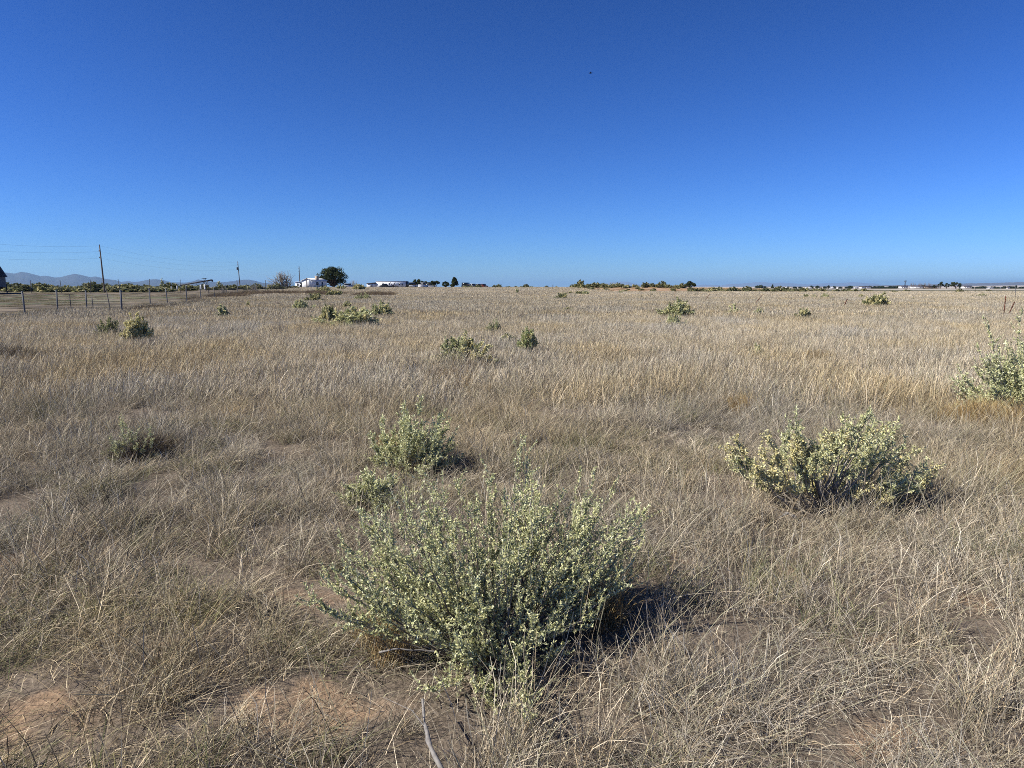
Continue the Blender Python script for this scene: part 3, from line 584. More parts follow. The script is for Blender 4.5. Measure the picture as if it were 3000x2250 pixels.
# rows of distant shrubs
RG = np.random.default_rng(4)
def farrow(us, Yf, w0, w1, lab, group, asp=1., idx=(0, 5)):
    for i, u in enumerate(us):
        Y = Yf(u) if callable(Yf) else Yf; p = at(u, Y); w = RG.uniform(w0, w1) * .8
        o = link('shrub', FAR[RG.integers(*idx)], None, p - np.array([0, 0, .05])); o.scale = (w, w, w * asp * RG.uniform(.8, 1.2)); o.rotation_euler[2] = RG.uniform(0, 6)
        tag(o, lab(u) if callable(lab) else lab, 'shrub', group)
farrow(np.linspace(1700, 1815, 13) + RG.normal(0, 3, 13), lambda u: 228 + RG.normal(0, 2), 2.4, 3.8, 'dark green shrub on the highest stretch of the sandy bank, below the blue mountain', 'shrubs on the high left stretch of the bank', .95)
farrow(np.linspace(1830, 2000, 17) + RG.normal(0, 4, 17), lambda u: 226 + RG.normal(0, 3), 1.8, 3.6, 'olive shrub on top of the sandy bank left of the lone tree', 'shrubs on the bank left of the lone tree', .85)
farrow(RG.uniform(1720, 2120, 26), lambda u: 208 + RG.normal(0, 5), 1.2, 2.6, 'low shrub on the orange slope of the sandy bank', 'shrubs on the slope of the bank', .7)
farrow(RG.uniform(2040, 2380, 34), lambda u: 203 + RG.normal(0, 4), 2., 3.8, 'olive shrub at the foot of the sandy bank right of the lone tree', 'shrubs at the foot of the bank on the right', .7)
farrow(RG.uniform(2380, 2570, 20), lambda u: RG.uniform(218, 262), 1.4, 2.9, 'low olive shrub in the row at the far edge of the grass, right', 'shrubs along the far right edge of the grass', .7)
farrow(RG.uniform(2600, 2990, 20), lambda u: RG.uniform(170, 280), 1.0, 2.4, 'small dark shrub dotted over the far right grass', 'shrubs dotted over the far right grass', .6)
farrow(RG.uniform(1330, 1690, 20), lambda u: 255 + RG.normal(0, 6), 1.6, 3.0, 'rounded shrub on the skyline at the middle of the picture', 'shrubs on the middle skyline', .75)
farrow(RG.uniform(20, 560, 66), lambda u: RG.uniform(165, 205), 3.4, 6.0, 'green shrub in the scrub strip behind the bare yard on the left', 'shrubs behind the bare yard', .62, (0, 5))
farrow(RG.uniform(560, 860, 30), lambda u: RG.uniform(190, 240), 2.6, 4.6, 'grey-brown shrub in the scrub between yard and house', 'shrubs between yard and house', .6, (0, 5))
farrow(RG.uniform(1200, 1330, 9), lambda u: 268 + RG.normal(0, 4), 1.4, 2.4, 'low yellowish shrub in front of the parked vehicles', 'shrubs in front of the vehicles', .6)
farrow(RG.uniform(1560, 2050, 16), lambda u: RG.uniform(110, 185), .5, 1.3, 'little dark clump out in the middle distance of the field', 'little clumps in the middle distance', .5)

# dead leafless trees / brush by the fence
def bare_tree(u, vb, wpx, hpx, label, n=26, name='dead_tree', low=.5, tuft=0):
    p = gpt(u, vb); q = pxm(p[1]); w, h = wpx * q, hpx * q
    t = dome(n, w, w * .7, h, rmin=.7, zmin=.25); parts = shrub_meshes(t, w * .05, twigs=7, tl=h * .3, leaves=2, ll=h * .02, lw=h * .01, stem_r=h * .028, dead=.85, low=low, wob=h * .04)
    e = empty(name, p, label, 'tree')
    for nm, me in parts: link(nm, me, e)
bare_tree(830, 848, 60, 50, 'grey leafless tree left of the white house', 40)
bare_tree(659, 869, 34, 34, 'dead spreading bush-like tree behind the fence, left one of two', 14)
bare_tree(747, 860, 30, 30, 'dead spreading bush-like tree behind the fence, right one of two', 14)
bare_tree(1036, 843, 26, 26, 'thin dead tree between the big tree and the white trailer', 12)
cholla(641, 842, 20, 20, 'tall yellow-topped cactus standing behind the first dead tree', 14)
cholla(476, 846, 12, 26, 'thin yellow-topped cactus behind the yard, in front of the mountains', 8)

# ------------------------------------------------------------------ fences
fe = empty('chain_link_fence', fb[0], 'grey chain-link fence with steel posts dividing the grass from the bare yard', 'fence')
for i, (u, vt, vb) in enumerate(FP):
    if i in (2, 4, 5): continue
    b = fb[i]; h = (vb - vt) * b[1] / F; m = MB(); ln = R.normal(0, .02)
    r0_ = 1; ln = {7: .0, 8: -.06, 0: -.04}.get(i, ln); r = .055 if i == 6 else .042
    P = np.array([[(0, 0, -.15), (ln * .5 * h, 0, h * .5), (ln * h, 0, h)]]); m.tubes(P, np.full((1, 3), r), 8)
    m.tubes(np.array([[(ln * h, 0, h), (ln * h, 0, h + .03), (ln * h, 0, h + .05)]]), np.array([[r * 1.2, r * 1.2, r * .4]]), 8)
    m.build('post', M['steel'], fe, loc=b - fb[0])
m = MB(); rail = MB(); path = [fb[i] for i in main]
path = [path[0] + (path[0] - path[1]) * 1.2] + path
for a, b in zip(path[:-1], path[1:]):
    L_ = np.linalg.norm(b - a); n = int(min(L_ / .12, 260)); t = np.arange(n) / n; hh = 1.1; dt = hh / L_
    for s in (-1, 1):
        t1 = np.clip(t + s * dt, 0, 1); fr = np.abs(t1 - t) / dt
        A = a + (b - a) * t[:, None] + [0, 0, .06]; B = a + (b - a) * t1[:, None]; B[:, 2] += .06 + hh * fr
        P = np.stack([A, B], 1); d = unit(b - a); Wd = np.broadcast_to(np.array([d[0], d[1], 0]) * .0045, P.shape)
        m.ribbons(P, Wd, np.ones((n, 3)))
    rail.tubes(np.array([[a + [0, 0, 1.16], (a + b) / 2 + [0, 0, 1.13], b + [0, 0, 1.16]]]), np.full((1, 3), .008), 4)
m.build('chain_link_mesh', M['steel'], fe, loc=-fb[0]); rail.build('top_wire', M['steel'], fe, loc=-fb[0])
for i, lab in ((2, 'short thin steel stake behind the second fence post'), (4, 'short thin steel stake behind the third fence post'), (5, 'leaning dark steel post next to the thick corner post')):
    u, vt, vb = FP[i]; b = fb[i]; h = (vb - vt) * b[1] / F; m = MB(); ln = -.14 if i == 5 else -.05
    m.tubes(np.array([[(0, 0, -.1), (ln * h / 2, 0, h / 2), (ln * h, 0, h)]]), np.full((1, 3), .028), 6); m.box(-.05, .05, -.01, .01, .02, .14)
    tag(m.build('fence_stake', M['darksteel'], loc=b), lab, 'post')
ffp = [(0, 824, 849), (92, 822, 848), (181, 822, 847), (266, 820, 846), (353, 819, 847), (440, 818, 847), (528, 820, 847), (612, 822, 848), (697, 821, 849), (779, 822, 851)]
f2 = empty('wire_fence', at(0, 150), 'far wire fence of tall thin posts running along the back of the bare yard', 'fence'); o0 = at(0, 150); tops = []
for u, vt, vb in ffp:
    Y = 150 if u < 600 else 138; b = at(u, Y); top = pt(u, vt, Y); h = top[2] - b[2]; m = MB(); l = R.normal(0, .03) if u != 353 else -.1
    m.tubes(np.array([[(0, 0, -.2), (l * h / 2, 0, h / 2), (l * h, 0, h)]]), np.full((1, 3), .05), 6); m.box(l * h - .06, l * h + .06, -.06, .06, h, h + .05)
    m.build('post', M['darksteel'], f2, loc=b - o0); tops.append((b, h))
m = MB()
for k in (.35, .65, .95):
    P = np.array([[b + [0, 0, h * k] - o0 for b, h in tops]]); m.tubes(P, np.full((1, len(tops)), .007), 3)
m.build('fence_wire', M['wire'], f2)

# leaning steel posts standing in the right field, with slack wire
def tpost(ut, vt, ub, vb, label, wpx=1.4, matn='rust', group=None):
    b = gpt(ub, vb); t = pt(ut, vt, b[1]) - b; e = empty('steel_post', b, label, 'post', group)
    d = unit(t); s = np.cross(d, [0, 1, 0]); r = max(.018, wpx * pxm(b[1]) * .5); m = MB()
    A = -d * .15; m.add([A - s * r, A + s * r, t + s * r, t - s * r, A - s * r + [0, .012, 0], A + s * r + [0, .012, 0], t + s * r + [0, .012, 0], t - s * r + [0, .012, 0]],
          [(0, 1, 2, 3), (7, 6, 5, 4), (0, 4, 5, 1), (1, 5, 6, 2), (2, 6, 7, 3), (3, 7, 4, 0)])
    m.add([A + [0, .012, 0] - s * r * .2, A + [0, .05, 0], t + [0, .05, 0], t + [0, .012, 0] - s * r * .2, A + [0, .012, 0] + s * r * .2, t + [0, .012, 0] + s * r * .2], [(0, 1, 2, 3), (4, 5, 2, 1)])
    m.build('flange', M[matn], e)
    m = MB()
    for k in np.linspace(.25, .95, 8): c = t * k; m.box(c[0] - r * 1.3, c[0] + r * 1.3, c[1] - .012, c[1] - .002, c[2] - .008, c[2] + .008)
    m.build('studs', M[matn], e); return b, t
tpost(1978, 845, 1977, 884, 'upright rusty steel post sticking up behind the big round bush')
tpost(2080, 860, 2059, 889, 'steel post leaning right, the left one of three leaners')
tpost(2234, 863, 2208, 895, 'steel post leaning right above the low dark cactus clump')
b3, t3 = tpost(2483, 875, 2468, 907, 'steel post leaning right with slack wire hanging off both sides', 2.4)
b4, t4_ = tpost(2947, 867, 2940, 934, 'tall nearly upright red steel post near the right edge', 2.2)
b5, t5_ = tpost(2973, 884, 2950, 933, 'short red steel post leaning right beside the tall red one', 2.2)
tpost(2976, 838, 2974, 878, 'thin grey stake standing farther back behind the red posts', 1.2, 'steel')
tpost(2857, 842, 2857, 858, 'thin distant stake in the far right grass', 1., 'darksteel')
tpost(1620, 834, 1619, 849, 'dark stake on the middle skyline among the shrubs', 1.6, 'darksteel')
tpost(2320, 841, 2321, 856, 'thin dark stake at the far edge of the grass, right of the sandy bank', 1.3, 'darksteel')
def slack(A, B, sag, label):
    n = 12; t = np.linspace(0, 1, n)[:, None]; P = A * (1 - t) + B * t; P[:, 2] -= (4 * sag * t * (1 - t))[:, 0]; m = MB(); m.tubes((P - A)[None], np.full((1, n), .005), 4)
    tag(m.build('slack_wire', M['rust'], loc=A), label, 'wire')
slack(b3 + t3 * .72, gpt(2395, 903) + [0, 0, .35], .2, 'slack fence wire drooping left from the leaning post')
slack(b3 + t3 * .75, gpt(2560, 905) + [0, 0, .3], .15, 'slack fence wire drooping right from the leaning post')
slack(b5 + t5_ * .75, gpt(2880, 935) + [0, 0, .15], .05, 'loose wire running left from the short red post')
slack(b5 + t5_ * .75, gpt(3010, 940) + [0, 0, .2], .1, 'loose wire running right from the short red post')

# ------------------------------------------------------------------ power poles and wires
def pole(u, Y, vt, lean, label, transformer=False):
    b = at(u, Y); top = pt(u, vt, Y); h = top[2] - b[2]; e = empty('utility_pole', b, label, 'utility pole')
    m = MB(); m.tubes(np.array([[(0, 0, -.5), (lean * .5, 0, h / 2), (lean, 0, h)]]), np.array([[.17, .15, .11]]), 8); m.build('pole', M['wood'], e)
    ins = [(lean, 0, h + .0), (lean * .93 - .2, 0, h * .88), (lean * .9 - .2, 0, h * .74)]
    m = MB()
    for x, y, z in ins: m.tubes(np.array([[(x - .02, 0, z), (x - .02, 0, z + .12), (x - .02, 0, z + .3)]]), np.array([[.07, .1, .05]]), 8)
    m.build('insulator', M['steel'], e)
    if transformer:
        m = MB(); z = h * .70; m.tubes(np.array([[(lean * .8 - .38, 0, z), (lean * .8 - .38, 0, z + .5), (lean * .8 - .38, 0, z + 1.0)]]), np.array([[.28, .3, .26]]), 12); m.box(lean * .8 - .2, lean * .8, -.05, .05, z + .3, z + .4)
        m.build('transformer', M['steel'], e)
    return [b + np.array(i) for i in ins], b, h
i1, b1, h1 = pole(307, 160, 720, -.35, 'tall wooden utility pole in front of the mountains, the left one')
i2, b2, h2 = pole(704, 270, 768, -.4, 'wooden utility pole with a grey transformer, between yard and house', True)
i3, b3_, h3 = pole(879, 285, 781, 0, 'plain wooden pole right beside the white house')
def wires(A, B, sag, label, r=.008):
    n = 24; t = np.linspace(0, 1, n)[:, None]; P = A * (1 - t) + B * t; P[:, 2] -= (4 * sag * t * (1 - t))[:, 0]; m = MB(); m.tubes((P - A)[None], np.full((1, n), r), 4)
    tag(m.build('overhead_wire', M['wire'], loc=A), label, 'overhead wire', 'overhead wires')
LV = [(-140, 704), (-140, 726), (-140, 750)]
for k, nm in enumerate(('topmost', 'middle', 'lowest')):
    wires(pt(*LV[k], 110), i1[k], .5, nm + ' overhead wire from the left edge to the left pole'); wires(i1[k], i2[k], 1.5, nm + ' overhead wire between the left pole and the transformer pole')
wires(i2[2], i3[0] - np.array([0, 0, 3.5]), 1.2, 'overhead wire from the transformer pole to the house pole')

# ------------------------------------------------------------------ farm buildings
def house():
    Y = 258; q = Y / F; b = at(902, Y); e = empty('white_house', b, 'small white gabled house with a low porch at its left, left of the big tree', 'house', None, -.3)
    w = 37 * q; h = 22 * q; g = 27 * q
    m = MB(); m.prism([(-w / 2, 0), (w / 2, 0), (w / 2, h), (0, g), (-w / 2, h)], 0, 9.); m.build('wall', M['white'], e)
    m = MB(); k = .12
    for s in (-1, 1): m.prism([(0, g + .01), (s * (w / 2 + .3), h - .28), (s * (w / 2 + .3), h - .28 + k), (0, g + k + .02)], -.3, 9.3)
    m.build('roof', M['roofw'], e)
    m = MB(); m.box(w * .25, w * .25 + 1.0, 3, 4, g - 1.2, g + .9); m.box(w * .25 - .06, w * .25 + 1.06, 2.94, 4.06, g + .9, g + 1.0); m.build('chimney', M['tan'], e)
    m = MB(); m.prism([(-w / 2 - 3.2, 0), (-w / 2 - .002, 0), (-w / 2 - .002, 2.15), (-w / 2 - 3.2, 1.95)], .6, 6); m.build('porch', M['white'], e)
    m = MB(); m.prism([(-w / 2 - 3.5, 1.96), (-w / 2 - .003, 2.2), (-w / 2 - .003, 2.34), (-w / 2 - 3.5, 2.1)], .3, 6.3); m.build('porch_roof', M['roofw'], e)
    m = MB(); m.box(-w / 2 - 1.3, -w / 2 - .5, .52, .6 - .003, .05, 1.75); m.build('door', M['glass'], e)
    m = MB(); m.box(-w / 2 - 2.5, -w / 2 - 1.9, .52, .6 - .003, .8, 1.5); m.build('window', M['glass'], e)
    m = MB(); m.box(w / 2 + .003, w / 2 + .05, 2, 3.4, 1.0, 2.0); m.build('window', M['glass'], e)
    m = MB(); m.box(w / 2 + .003, w / 2 + .05, 5.5, 6.5, .05, 2.0); m.build('door', M['glass'], e)
    m = MB(); m.tubes(np.array([[(-w * .03, -.6, -.2), (-w * .03, -.6, h * .6), (-w * .03, -.6, g + .1)]]), np.full((1, 3), .16), 8)
    tag(m.build('dark_post', M['wood'], loc=b), 'thick dark post standing in front of the white house gable', 'post')
house()
def trailer():
    Y = 272; q = Y / F; b = at(1147, Y); e = empty('white_trailer', b, 'long white boxy mobile home with a flat roof, right of the big tree', 'mobile home', None, -.12)
    m = MB(); m.box(-46 * q, 42 * q, 0, 3.6, .35, 18.5 * q); m.build('wall', M['trailer'], e)
    m = MB(); m.box(-46 * q - .1, 42 * q + .1, -.1, 3.7, 18.5 * q, 18.5 * q + .1); m.build('roof', M['roofw'], e)
    m = MB(); m.box(42 * q + .003, 42 * q + .5, .3, 3.3, 0, 18 * q); m.build('end_wall', M['dpaint'], e)
    for x0, x1, z0, z1 in ((-27, -24, .5, 2.0), (22, 26, 1.0, 1.8), (31, 35, .9, 1.6), (-8, -5, 1.1, 1.8)):
        m = MB(); m.box(x0 * q, x1 * q, -.05, -.004, z0, z1); m.build('door' if z0 < .8 else 'window', M['glass'], e)
    m = MB(); m.box(-46 * q, 42 * q, .05, 3.5, 0, .349); m.build('skirting', M['steel'], e)
    b = at(1088, Y); e = empty('shed', b, 'small white shed with a sloped dark roof at the left end of the mobile home', 'shed')
    m = MB(); m.box(-14 * q, 12 * q, .6, 4, 0, 12 * q); m.build('wall', M['white'], e)
    m = MB(); m.prism([(-15 * q, 12 * q + .01), (12.5 * q, 12 * q + .01), (12.5 * q, 15.5 * q), (-15 * q, 13 * q)], .4, 4.2); m.build('roof', M['roofd'], e)
    m = MB(); m.box(-4 * q, 2 * q, .53, .596, .02, 1.2); m.build('door', M['steel'], e)
trailer()
def vehicle(u, Y, rz, paint, label, kind='car', Lg=4.6, Wd=1.8, Ht=1.5, dz=0.):
    b = at(u, Y); b[2] += dz; e = empty('parked_' + kind, b, label, kind, None, rz)
    L2 = Lg / 2; m = MB(); bz = .95 if kind != 'car' else .82
    prof = [(-L2, .35), (L2, .35), (L2 + .03, .6), (L2 - .1, bz - .06), (L2 - 1.2, bz), (-L2 + .1, bz), (-L2, .7)]
    m.prism(prof, -Wd / 2, Wd / 2); m.build('body', M[paint], e)
    if kind == 'car': cb = [(-L2 + .25, bz + .003), (L2 - 1.35, bz + .003), (L2 - 2.0, Ht), (-L2 + .75, Ht)]
    elif kind == 'van': cb = [(-L2 + .05, bz + .003), (L2 - .9, bz + .003), (L2 - 1.3, Ht), (-L2 + .15, Ht)]
    else: cb = [(-.6, bz + .003), (L2 - 1.3, bz + .003), (L2 - 1.8, Ht), (-.45, Ht)]
    m = MB(); m.prism(cb, -Wd / 2 + .12, Wd / 2 - .12); m.build('cabin', M['glass'], e)
    x0 = min(c[0] for c in cb[2:]); x1 = max(c[0] for c in cb[2:]); m = MB(); m.box(x0 - .05, x1 + .05, -Wd / 2 + .1, Wd / 2 - .1, Ht + .002, Ht + .07); m.build('cabin_roof', M[paint], e)
    if kind == 'pickup':
        m = MB(); m.box(-L2, -.65, -Wd / 2, -Wd / 2 + .08, bz + .003, bz + .25); m.box(-L2, -.65, Wd / 2 - .08, Wd / 2, bz + .003, bz + .25); m.box(-L2, -L2 + .08, -Wd / 2 + .083, Wd / 2 - .083, bz + .003, bz + .25); m.build('truck_bed', M[paint], e)
    for sx in (-L2 + .85, L2 - .85):
        for sy in (-Wd / 2 - .02, Wd / 2 + .02):
            w = MB(); w.tubes(np.array([[(sx, sy - .1, .34), (sx, sy, .34), (sx, sy + .1, .34)]]), np.array([[.31, .34, .31]]), 16)
            aa = np.arange(16) / 16 * 6.283
            for yy in (-.1, .1): w.add([(sx + .31 * math.cos(a), sy + yy, .34 + .31 * math.sin(a)) for a in aa] + [(sx, sy + yy, .34)], None, [(i, (i + 1) % 16, 16) for i in range(16)])
            w.build('wheel', M['tyre'], e)
    for sy in (-Wd / 2 + .3, Wd / 2 - .3):
        w = MB(); w.box(L2 + .032, L2 + .06, sy - .16, sy + .16, .58, .74); w.build('headlight', M['steel'], e)
vehicle(1023, 262, .5, 'wpaint', 'white car with dark windows under the right edge of the big tree', dz=0)
vehicle(1131, 262, .1, 'dpaint', 'dark car parked in front of the mobile home')
vehicle(1205, 285, .4, 'wpaint', 'white van right of the mobile home, left of the white pickup', 'van', 5., 1.9, 2.1)
vehicle(1240, 262, 1.3, 'wpaint', 'white pickup truck facing the field below the row of trees', 'pickup', 5.2, 1.9, 1.85)
vehicle(1262, 285, .2, 'wpaint', 'low white car right of the white pickup, under the trees')
vehicle(1366, 300, 1.2, 'dpaint', 'black van at the left of four parked vehicles on the skyline', 'van', 5.2, 2.1, 2.05)
vehicle(1388, 315, .9, 'wpaint', 'white car, second of four parked vehicles on the skyline', 'car', 4.4, 1.8, 1.6)
vehicle(1404, 315, 1.0, 'wpaint', 'white car next to the red one on the skyline', 'car', 4.2, 1.8, 1.5)
vehicle(1418, 310, 1.1, 'rpaint', 'red car at the right of four parked vehicles on the skyline', 'car', 4.4, 1.8, 1.5)

# ------------------------------------------------------------------ trees
def tree(u, Y, wpx, hpx, label, cols=None, blobs=22, n=5000, ls=.22, group=None, name='tree', cat='tree', conic=False, sparse=1., trunk=.07):
    b = at(u, Y); q = Y / F; w, h = wpx * q, hpx * q; e = empty(name, b, label, cat, group)
    cols = np.array([(.045, .06, .025), (.07, .085, .035), (.035, .045, .022), (.11, .12, .055)]) if cols is None else cols
    th = h * trunk
    if conic: zc = rnd(blobs, .2, .95) * h; rr_ = (1 - zc / h) * w * .4 + .1; a = rnd(blobs, 0, 6.283); C = np.stack([np.cos(a) * rr_ * .7, np.sin(a) * rr_ * .7, zc], -1); cr = w * .10 + rr_ * .35
    else:
        a = rnd(blobs, 0, 6.283); e_ = np.arcsin(rnd(blobs, -.55, 1)); r_ = rnd(blobs, .55, 1.)
        C = np.stack([np.cos(a) * np.cos(e_) * r_ * w * .40, np.sin(a) * np.cos(e_) * r_ * w * .38, th + (h - th) * (.40 + .48 * np.sin(e_) * r_)], -1); cr = rnd(blobs, .06, .14) * w
    tr = MB(); tr.tubes(np.array([[(0, 0, -.2), (.1, 0, th * .6), (0, .1, th * 1.2)]]), np.array([[w * .05, w * .042, w * .03]]), 9, np.array([[.13, .10, .08]]))
    tr.build('trunk', M['bark'], e)
    A = np.zeros((blobs, 3)); A[:, 2] = th * rnd(blobs, .6, 1.1) if not conic else C[:, 2] * .8
    lm = MB(); lm.tubes(bez(A, (A + C) / 2 + R.normal(0, w * .04, (blobs, 3)), C, 5), w * .02 * (1 - .75 * np.linspace(0, 1, 5)[None]) * np.ones((blobs, 1)), 5, np.tile([.12, .09, .07], (blobs, 1)))
    lm.build('limbs', M['bark'], e)
    k = R.integers(0, blobs, n); d = unit(R.normal(0, 1, (n, 3))); rr2 = rnd(n, .3, 1.) ** .6
    P = C[k] + d * (cr[k] * rr2)[:, None] * np.array([1, 1, .75]); P[:, 2] = np.maximum(P[:, 2], .15)
    l = ls * rnd(n, .6, 1.4); dd = unit(R.normal(0, 1, (n, 3))); wv = unit(np.cross(dd, R.normal(0, 1, (n, 3))))
    P3 = P[:, None] + dd[:, None] * (l[:, None] * np.array([-.5, 0, .5]))[..., None]
    fo = MB(); fo.ribbons(P3, wv[:, None] * (l[:, None] * np.array([.15, .38, .12]))[..., None], cols[R.integers(0, len(cols), n)] * rnd(n, .8, 1.2)[:, None])
    fo.build('crown', M['leaf'], e)
tree(978, 275, 92, 66, 'large dark spreading tree towering beside the white house', blobs=70, n=8500, ls=.32, trunk=.08)
tree(1222, 290, 38, 27, 'dark rounded tree at the left end of the tree row, behind the white van', n=3000, ls=.3, group='trees behind the vehicles')
tree(1243, 296, 30, 23, 'dark tree second in the tree row, behind the white pickup', n=2500, ls=.3)
tree(1273, 296, 44, 22, 'wide low tree third in the tree row, right of the white pickup', n=3200, ls=.3)
tree(1305, 296, 30, 21, 'small dark tree fourth in the tree row, left of the tall conifer', n=2400, ls=.3)
tree(1332, 292, 32, 31, 'tallest pointed conifer at the right end of the tree row', n=3400, ls=.3, conic=True, blobs=30)
tree(2021, 245, 36, 20, 'lone dark tree on the sandy bank', n=3000, ls=.28, trunk=.05)
vd = at(1151, 262)
m = MB(); e = empty('dead_tree', vd, 'black forked dead tree trunk in front of the mobile home', 'tree')
m.tubes(np.array([[(0, 0, -.1), (.1, 0, .6), (-.5, 0, 1.3), (-.9, 0, 2.1)], [(0.05, 0, .3), (.3, 0, 1.), (.6, 0, 1.5), (1.0, 0, 2.2)], [(.1, 0, .5), (1, .1, .7), (1.6, 0, .6), (2.2, 0, .3)]]), np.array([[.2, .18, .13, .08]]) * np.ones((3, 1)), 7, np.tile([.04, .03, .025], (3, 1))); m.build('trunk', M['bark'], e)
# right-hand farm far off: conifers, bare trees, windmill, low houses
for u, Y, w, h, lab, con in [(2755, 900, 20, 22, 'dark tree at the left of three big ones at the far farm', 0), (2773, 900, 18, 18, 'lower dark tree in the middle of three at the far farm', 0), (2800, 900, 34, 24, 'widest dark tree at the right of three at the far farm', 0),
                             (2633, 950, 14, 9, 'small round tree left of the far windmill', 0), (2706, 930, 12, 11, 'dark bush-like tree among the far farm roofs', 0), (2674, 930, 10, 10, 'dark tree right of the far windmill', 0), (2736, 920, 10, 10, 'small dark tree left of the three big ones', 0),
                             (2427, 1100, 10, 12, 'dark lone tree standing above the distant town', 0), (2263, 1200, 12, 12, 'dark pointed tree at the left of the distant town', 1), (2976, 1100, 6, 11, 'dark tree at the far right end of the distant tree line', 0)]:
    tree(u, Y, w, h, lab, n=1200, ls=1.0, blobs=14, conic=bool(con), trunk=.12)
def far_bare(u, Y, hpx, label):
    b = at(u, Y); h = hpx * Y / F; e = empty('bare_tree', b, label, 'tree', 'leafless trees at the far farm'); m = MB(); n = 14
    t = np.stack([R.normal(0, h * .16, n), R.normal(0, h * .12, n), rnd(n, .7, 1.) * h], -1); A = np.zeros((n, 3)); m.tubes(bez(A, t * [.3, .3, .5], t, 5), h * .02 * (1.2 - np.linspace(0, 1, 5)[None]) * np.ones((n, 1)), 4, np.tile([.16, .13, .11], (n, 1))); m.build('trunk', M['bark'], e)
for u in (2670, 2678, 2692, 2699, 2709, 2722): far_bare(u, 940, 18, 'leafless pale tree at the far farm between windmill and dark trees')
def far_house(u, Y, w, d, h, label, wall='white', roof='roofd', group=None):
    b = at(u, Y); e = empty('far_building', b, label, 'building', group, R.uniform(-.3, .3))
    m = MB(); m.prism([(-w / 2, 0), (w / 2, 0), (w / 2, h), (0, h * 1.35), (-w / 2, h)], 0, d) if d > w else m.box(-w / 2, w / 2, 0, d, 0, h); m.build('wall', M[wall], e)
    if d > w:
        m = MB()
        for s in (-1, 1): m.prism([(0, h * 1.35 + .02), (s * (w / 2 + .4), h - .3), (s * (w / 2 + .4), h), (0, h * 1.35 + .3)], -.4, d + .4)
    else: m = MB(); m.prism([(-w / 2 - .4, h + .01), (w / 2 + .4, h + .01), (w / 2 - .6, h * 1.35), (-w / 2 + .6, h * 1.35)], -.4, d + .4)
    m.build('roof', M[roof], e)
    m = MB()
    for x in np.linspace(-w * .32, w * .32, 3): m.box(x - .45, x + .45, -.05, -.004, h * .35, h * .75)
    m.build('windows', M['glass'], e)
for u, w, lab, wl in [(2650, 9, 'low pale farm shed just under the windmill', 'white'), (2686, 14, 'white farmhouse among the leafless far trees', 'white'), (2712, 12, 'tan farm building right of the leafless trees', 'tan'), (2732, 14, 'red-brown roofed farm building left of the three dark trees', 'tan'), (2745, 6, 'tiny white shed under the leftmost of three dark trees', 'white'), (2835, 10, 'single white building right of the three dark trees', 'white')]:
    far_house(u, 925, w, 7, 2.8, lab, wl)
def windmill():
    Y = 930; b = at(2651, Y); e = empty('windmill', b, 'thin farm windmill rising above the far farm', 'windmill'); h = 9.5; m = MB()
    L_ = []
    for sx in (-1, 1):
        for sy in (-1, 1): L_.append([(sx * 1.1, sy * 1.1, 0), (sx * .6, sy * .6, h / 2), (sx * .12, sy * .12, h)])
    m.tubes(np.array(L_), np.full((4, 3), .12), 5)
    for z in (2, 4, 6): r = 1.1 - z / h; m.tubes(np.array([[(-r, -r, z), (r, -r, z)], [(-r, r, z), (r, r, z)], [(-r, -r, z), (-r, r, z)], [(r, -r, z), (r, r, z)]]), np.full((4, 2), .07), 4)
    m.build('tower', M['darksteel'], e); m = MB()
    for k in range(14):
        a = k / 14 * 6.283; c, s = math.cos(a), math.sin(a); m.add([(c * .3, -.4, h + s * .3), (c * 1.5 - s * .2, -.45, h + s * 1.5 + c * .2), (c * 1.5 + s * .2, -.35, h + s * 1.5 - c * .2)], None, [(0, 1, 2)])
    m.build('rotor', M['steel'], e); m = MB(); m.box(-.05, .05, -.3, 2.2, h - .05, h + .05); m.box(-.02, .02, 1.4, 2.6, h - .5, h + .5); m.build('tail_vane', M['steel'], e)
windmill()
for i in range(23):
    u = RG.uniform(2205, 2560) if i < 15 else RG.uniform(2840, 3010)
    far_house(u, RG.uniform(1300, 2100), RG.uniform(6, 12), RG.uniform(6, 12), RG.uniform(2.5, 3.6), 'tiny pale building in the distant town' if i < 15 else 'tiny pale building far off near the right edge', 'white', ['roofw', 'roofd'][i % 2], 'buildings of the distant town' if i < 15 else 'buildings far off near the right edge')
def far_tree_mesh(k):
    n = 220; P = unit(R.normal(0, 1, (n, 3))) * rnd(n, .4, 1)[:, None] * [.5, .5, .45] + [0, 0, .5]; d = unit(R.normal(0, 1, (n, 3))); wv = unit(np.cross(d, R.normal(0, 1, (n, 3)))); m = MB()
    m.ribbons(P[:, None] + d[:, None] * np.array([-.1, 0, .1])[None, :, None], wv[:, None] * np.array([.03, .08, .03])[None, :, None], np.tile([.05, .065, .035], (n, 1)) * rnd(n, .7, 1.3)[:, None]); m.tubes(np.array([[(0, 0, 0), (0, 0, .5)]]), np.array([[.05, .03]]), 5, np.array([[.1, .08, .06]]))
    return m.mesh('far_tree', M['leaf'])
FT = [far_tree_mesh(k) for k in range(3)]
def far_trees(us, Y0, Y1, s0, s1, label, group):
    for u in us:
        o = link('far_tree', FT[RG.integers(0, 3)], None, at(u, RG.uniform(Y0, Y1))); s = RG.uniform(s0, s1); o.scale = (s * 1.3, s * 1.3, s); o.rotation_euler[2] = RG.uniform(0, 6); tag(o, label, 'tree', group)
far_trees(RG.uniform(2215, 2530, 34), 1300, 1900, 4, 8, 'tiny dark tree among the buildings of the distant town', 'trees in the distant town')
far_trees(np.linspace(2535, 2626, 22) + RG.normal(0, 1.5, 22), 1500, 1700, 5, 8, 'dark tree in the long row between town and far farm', 'tree row between town and far farm')
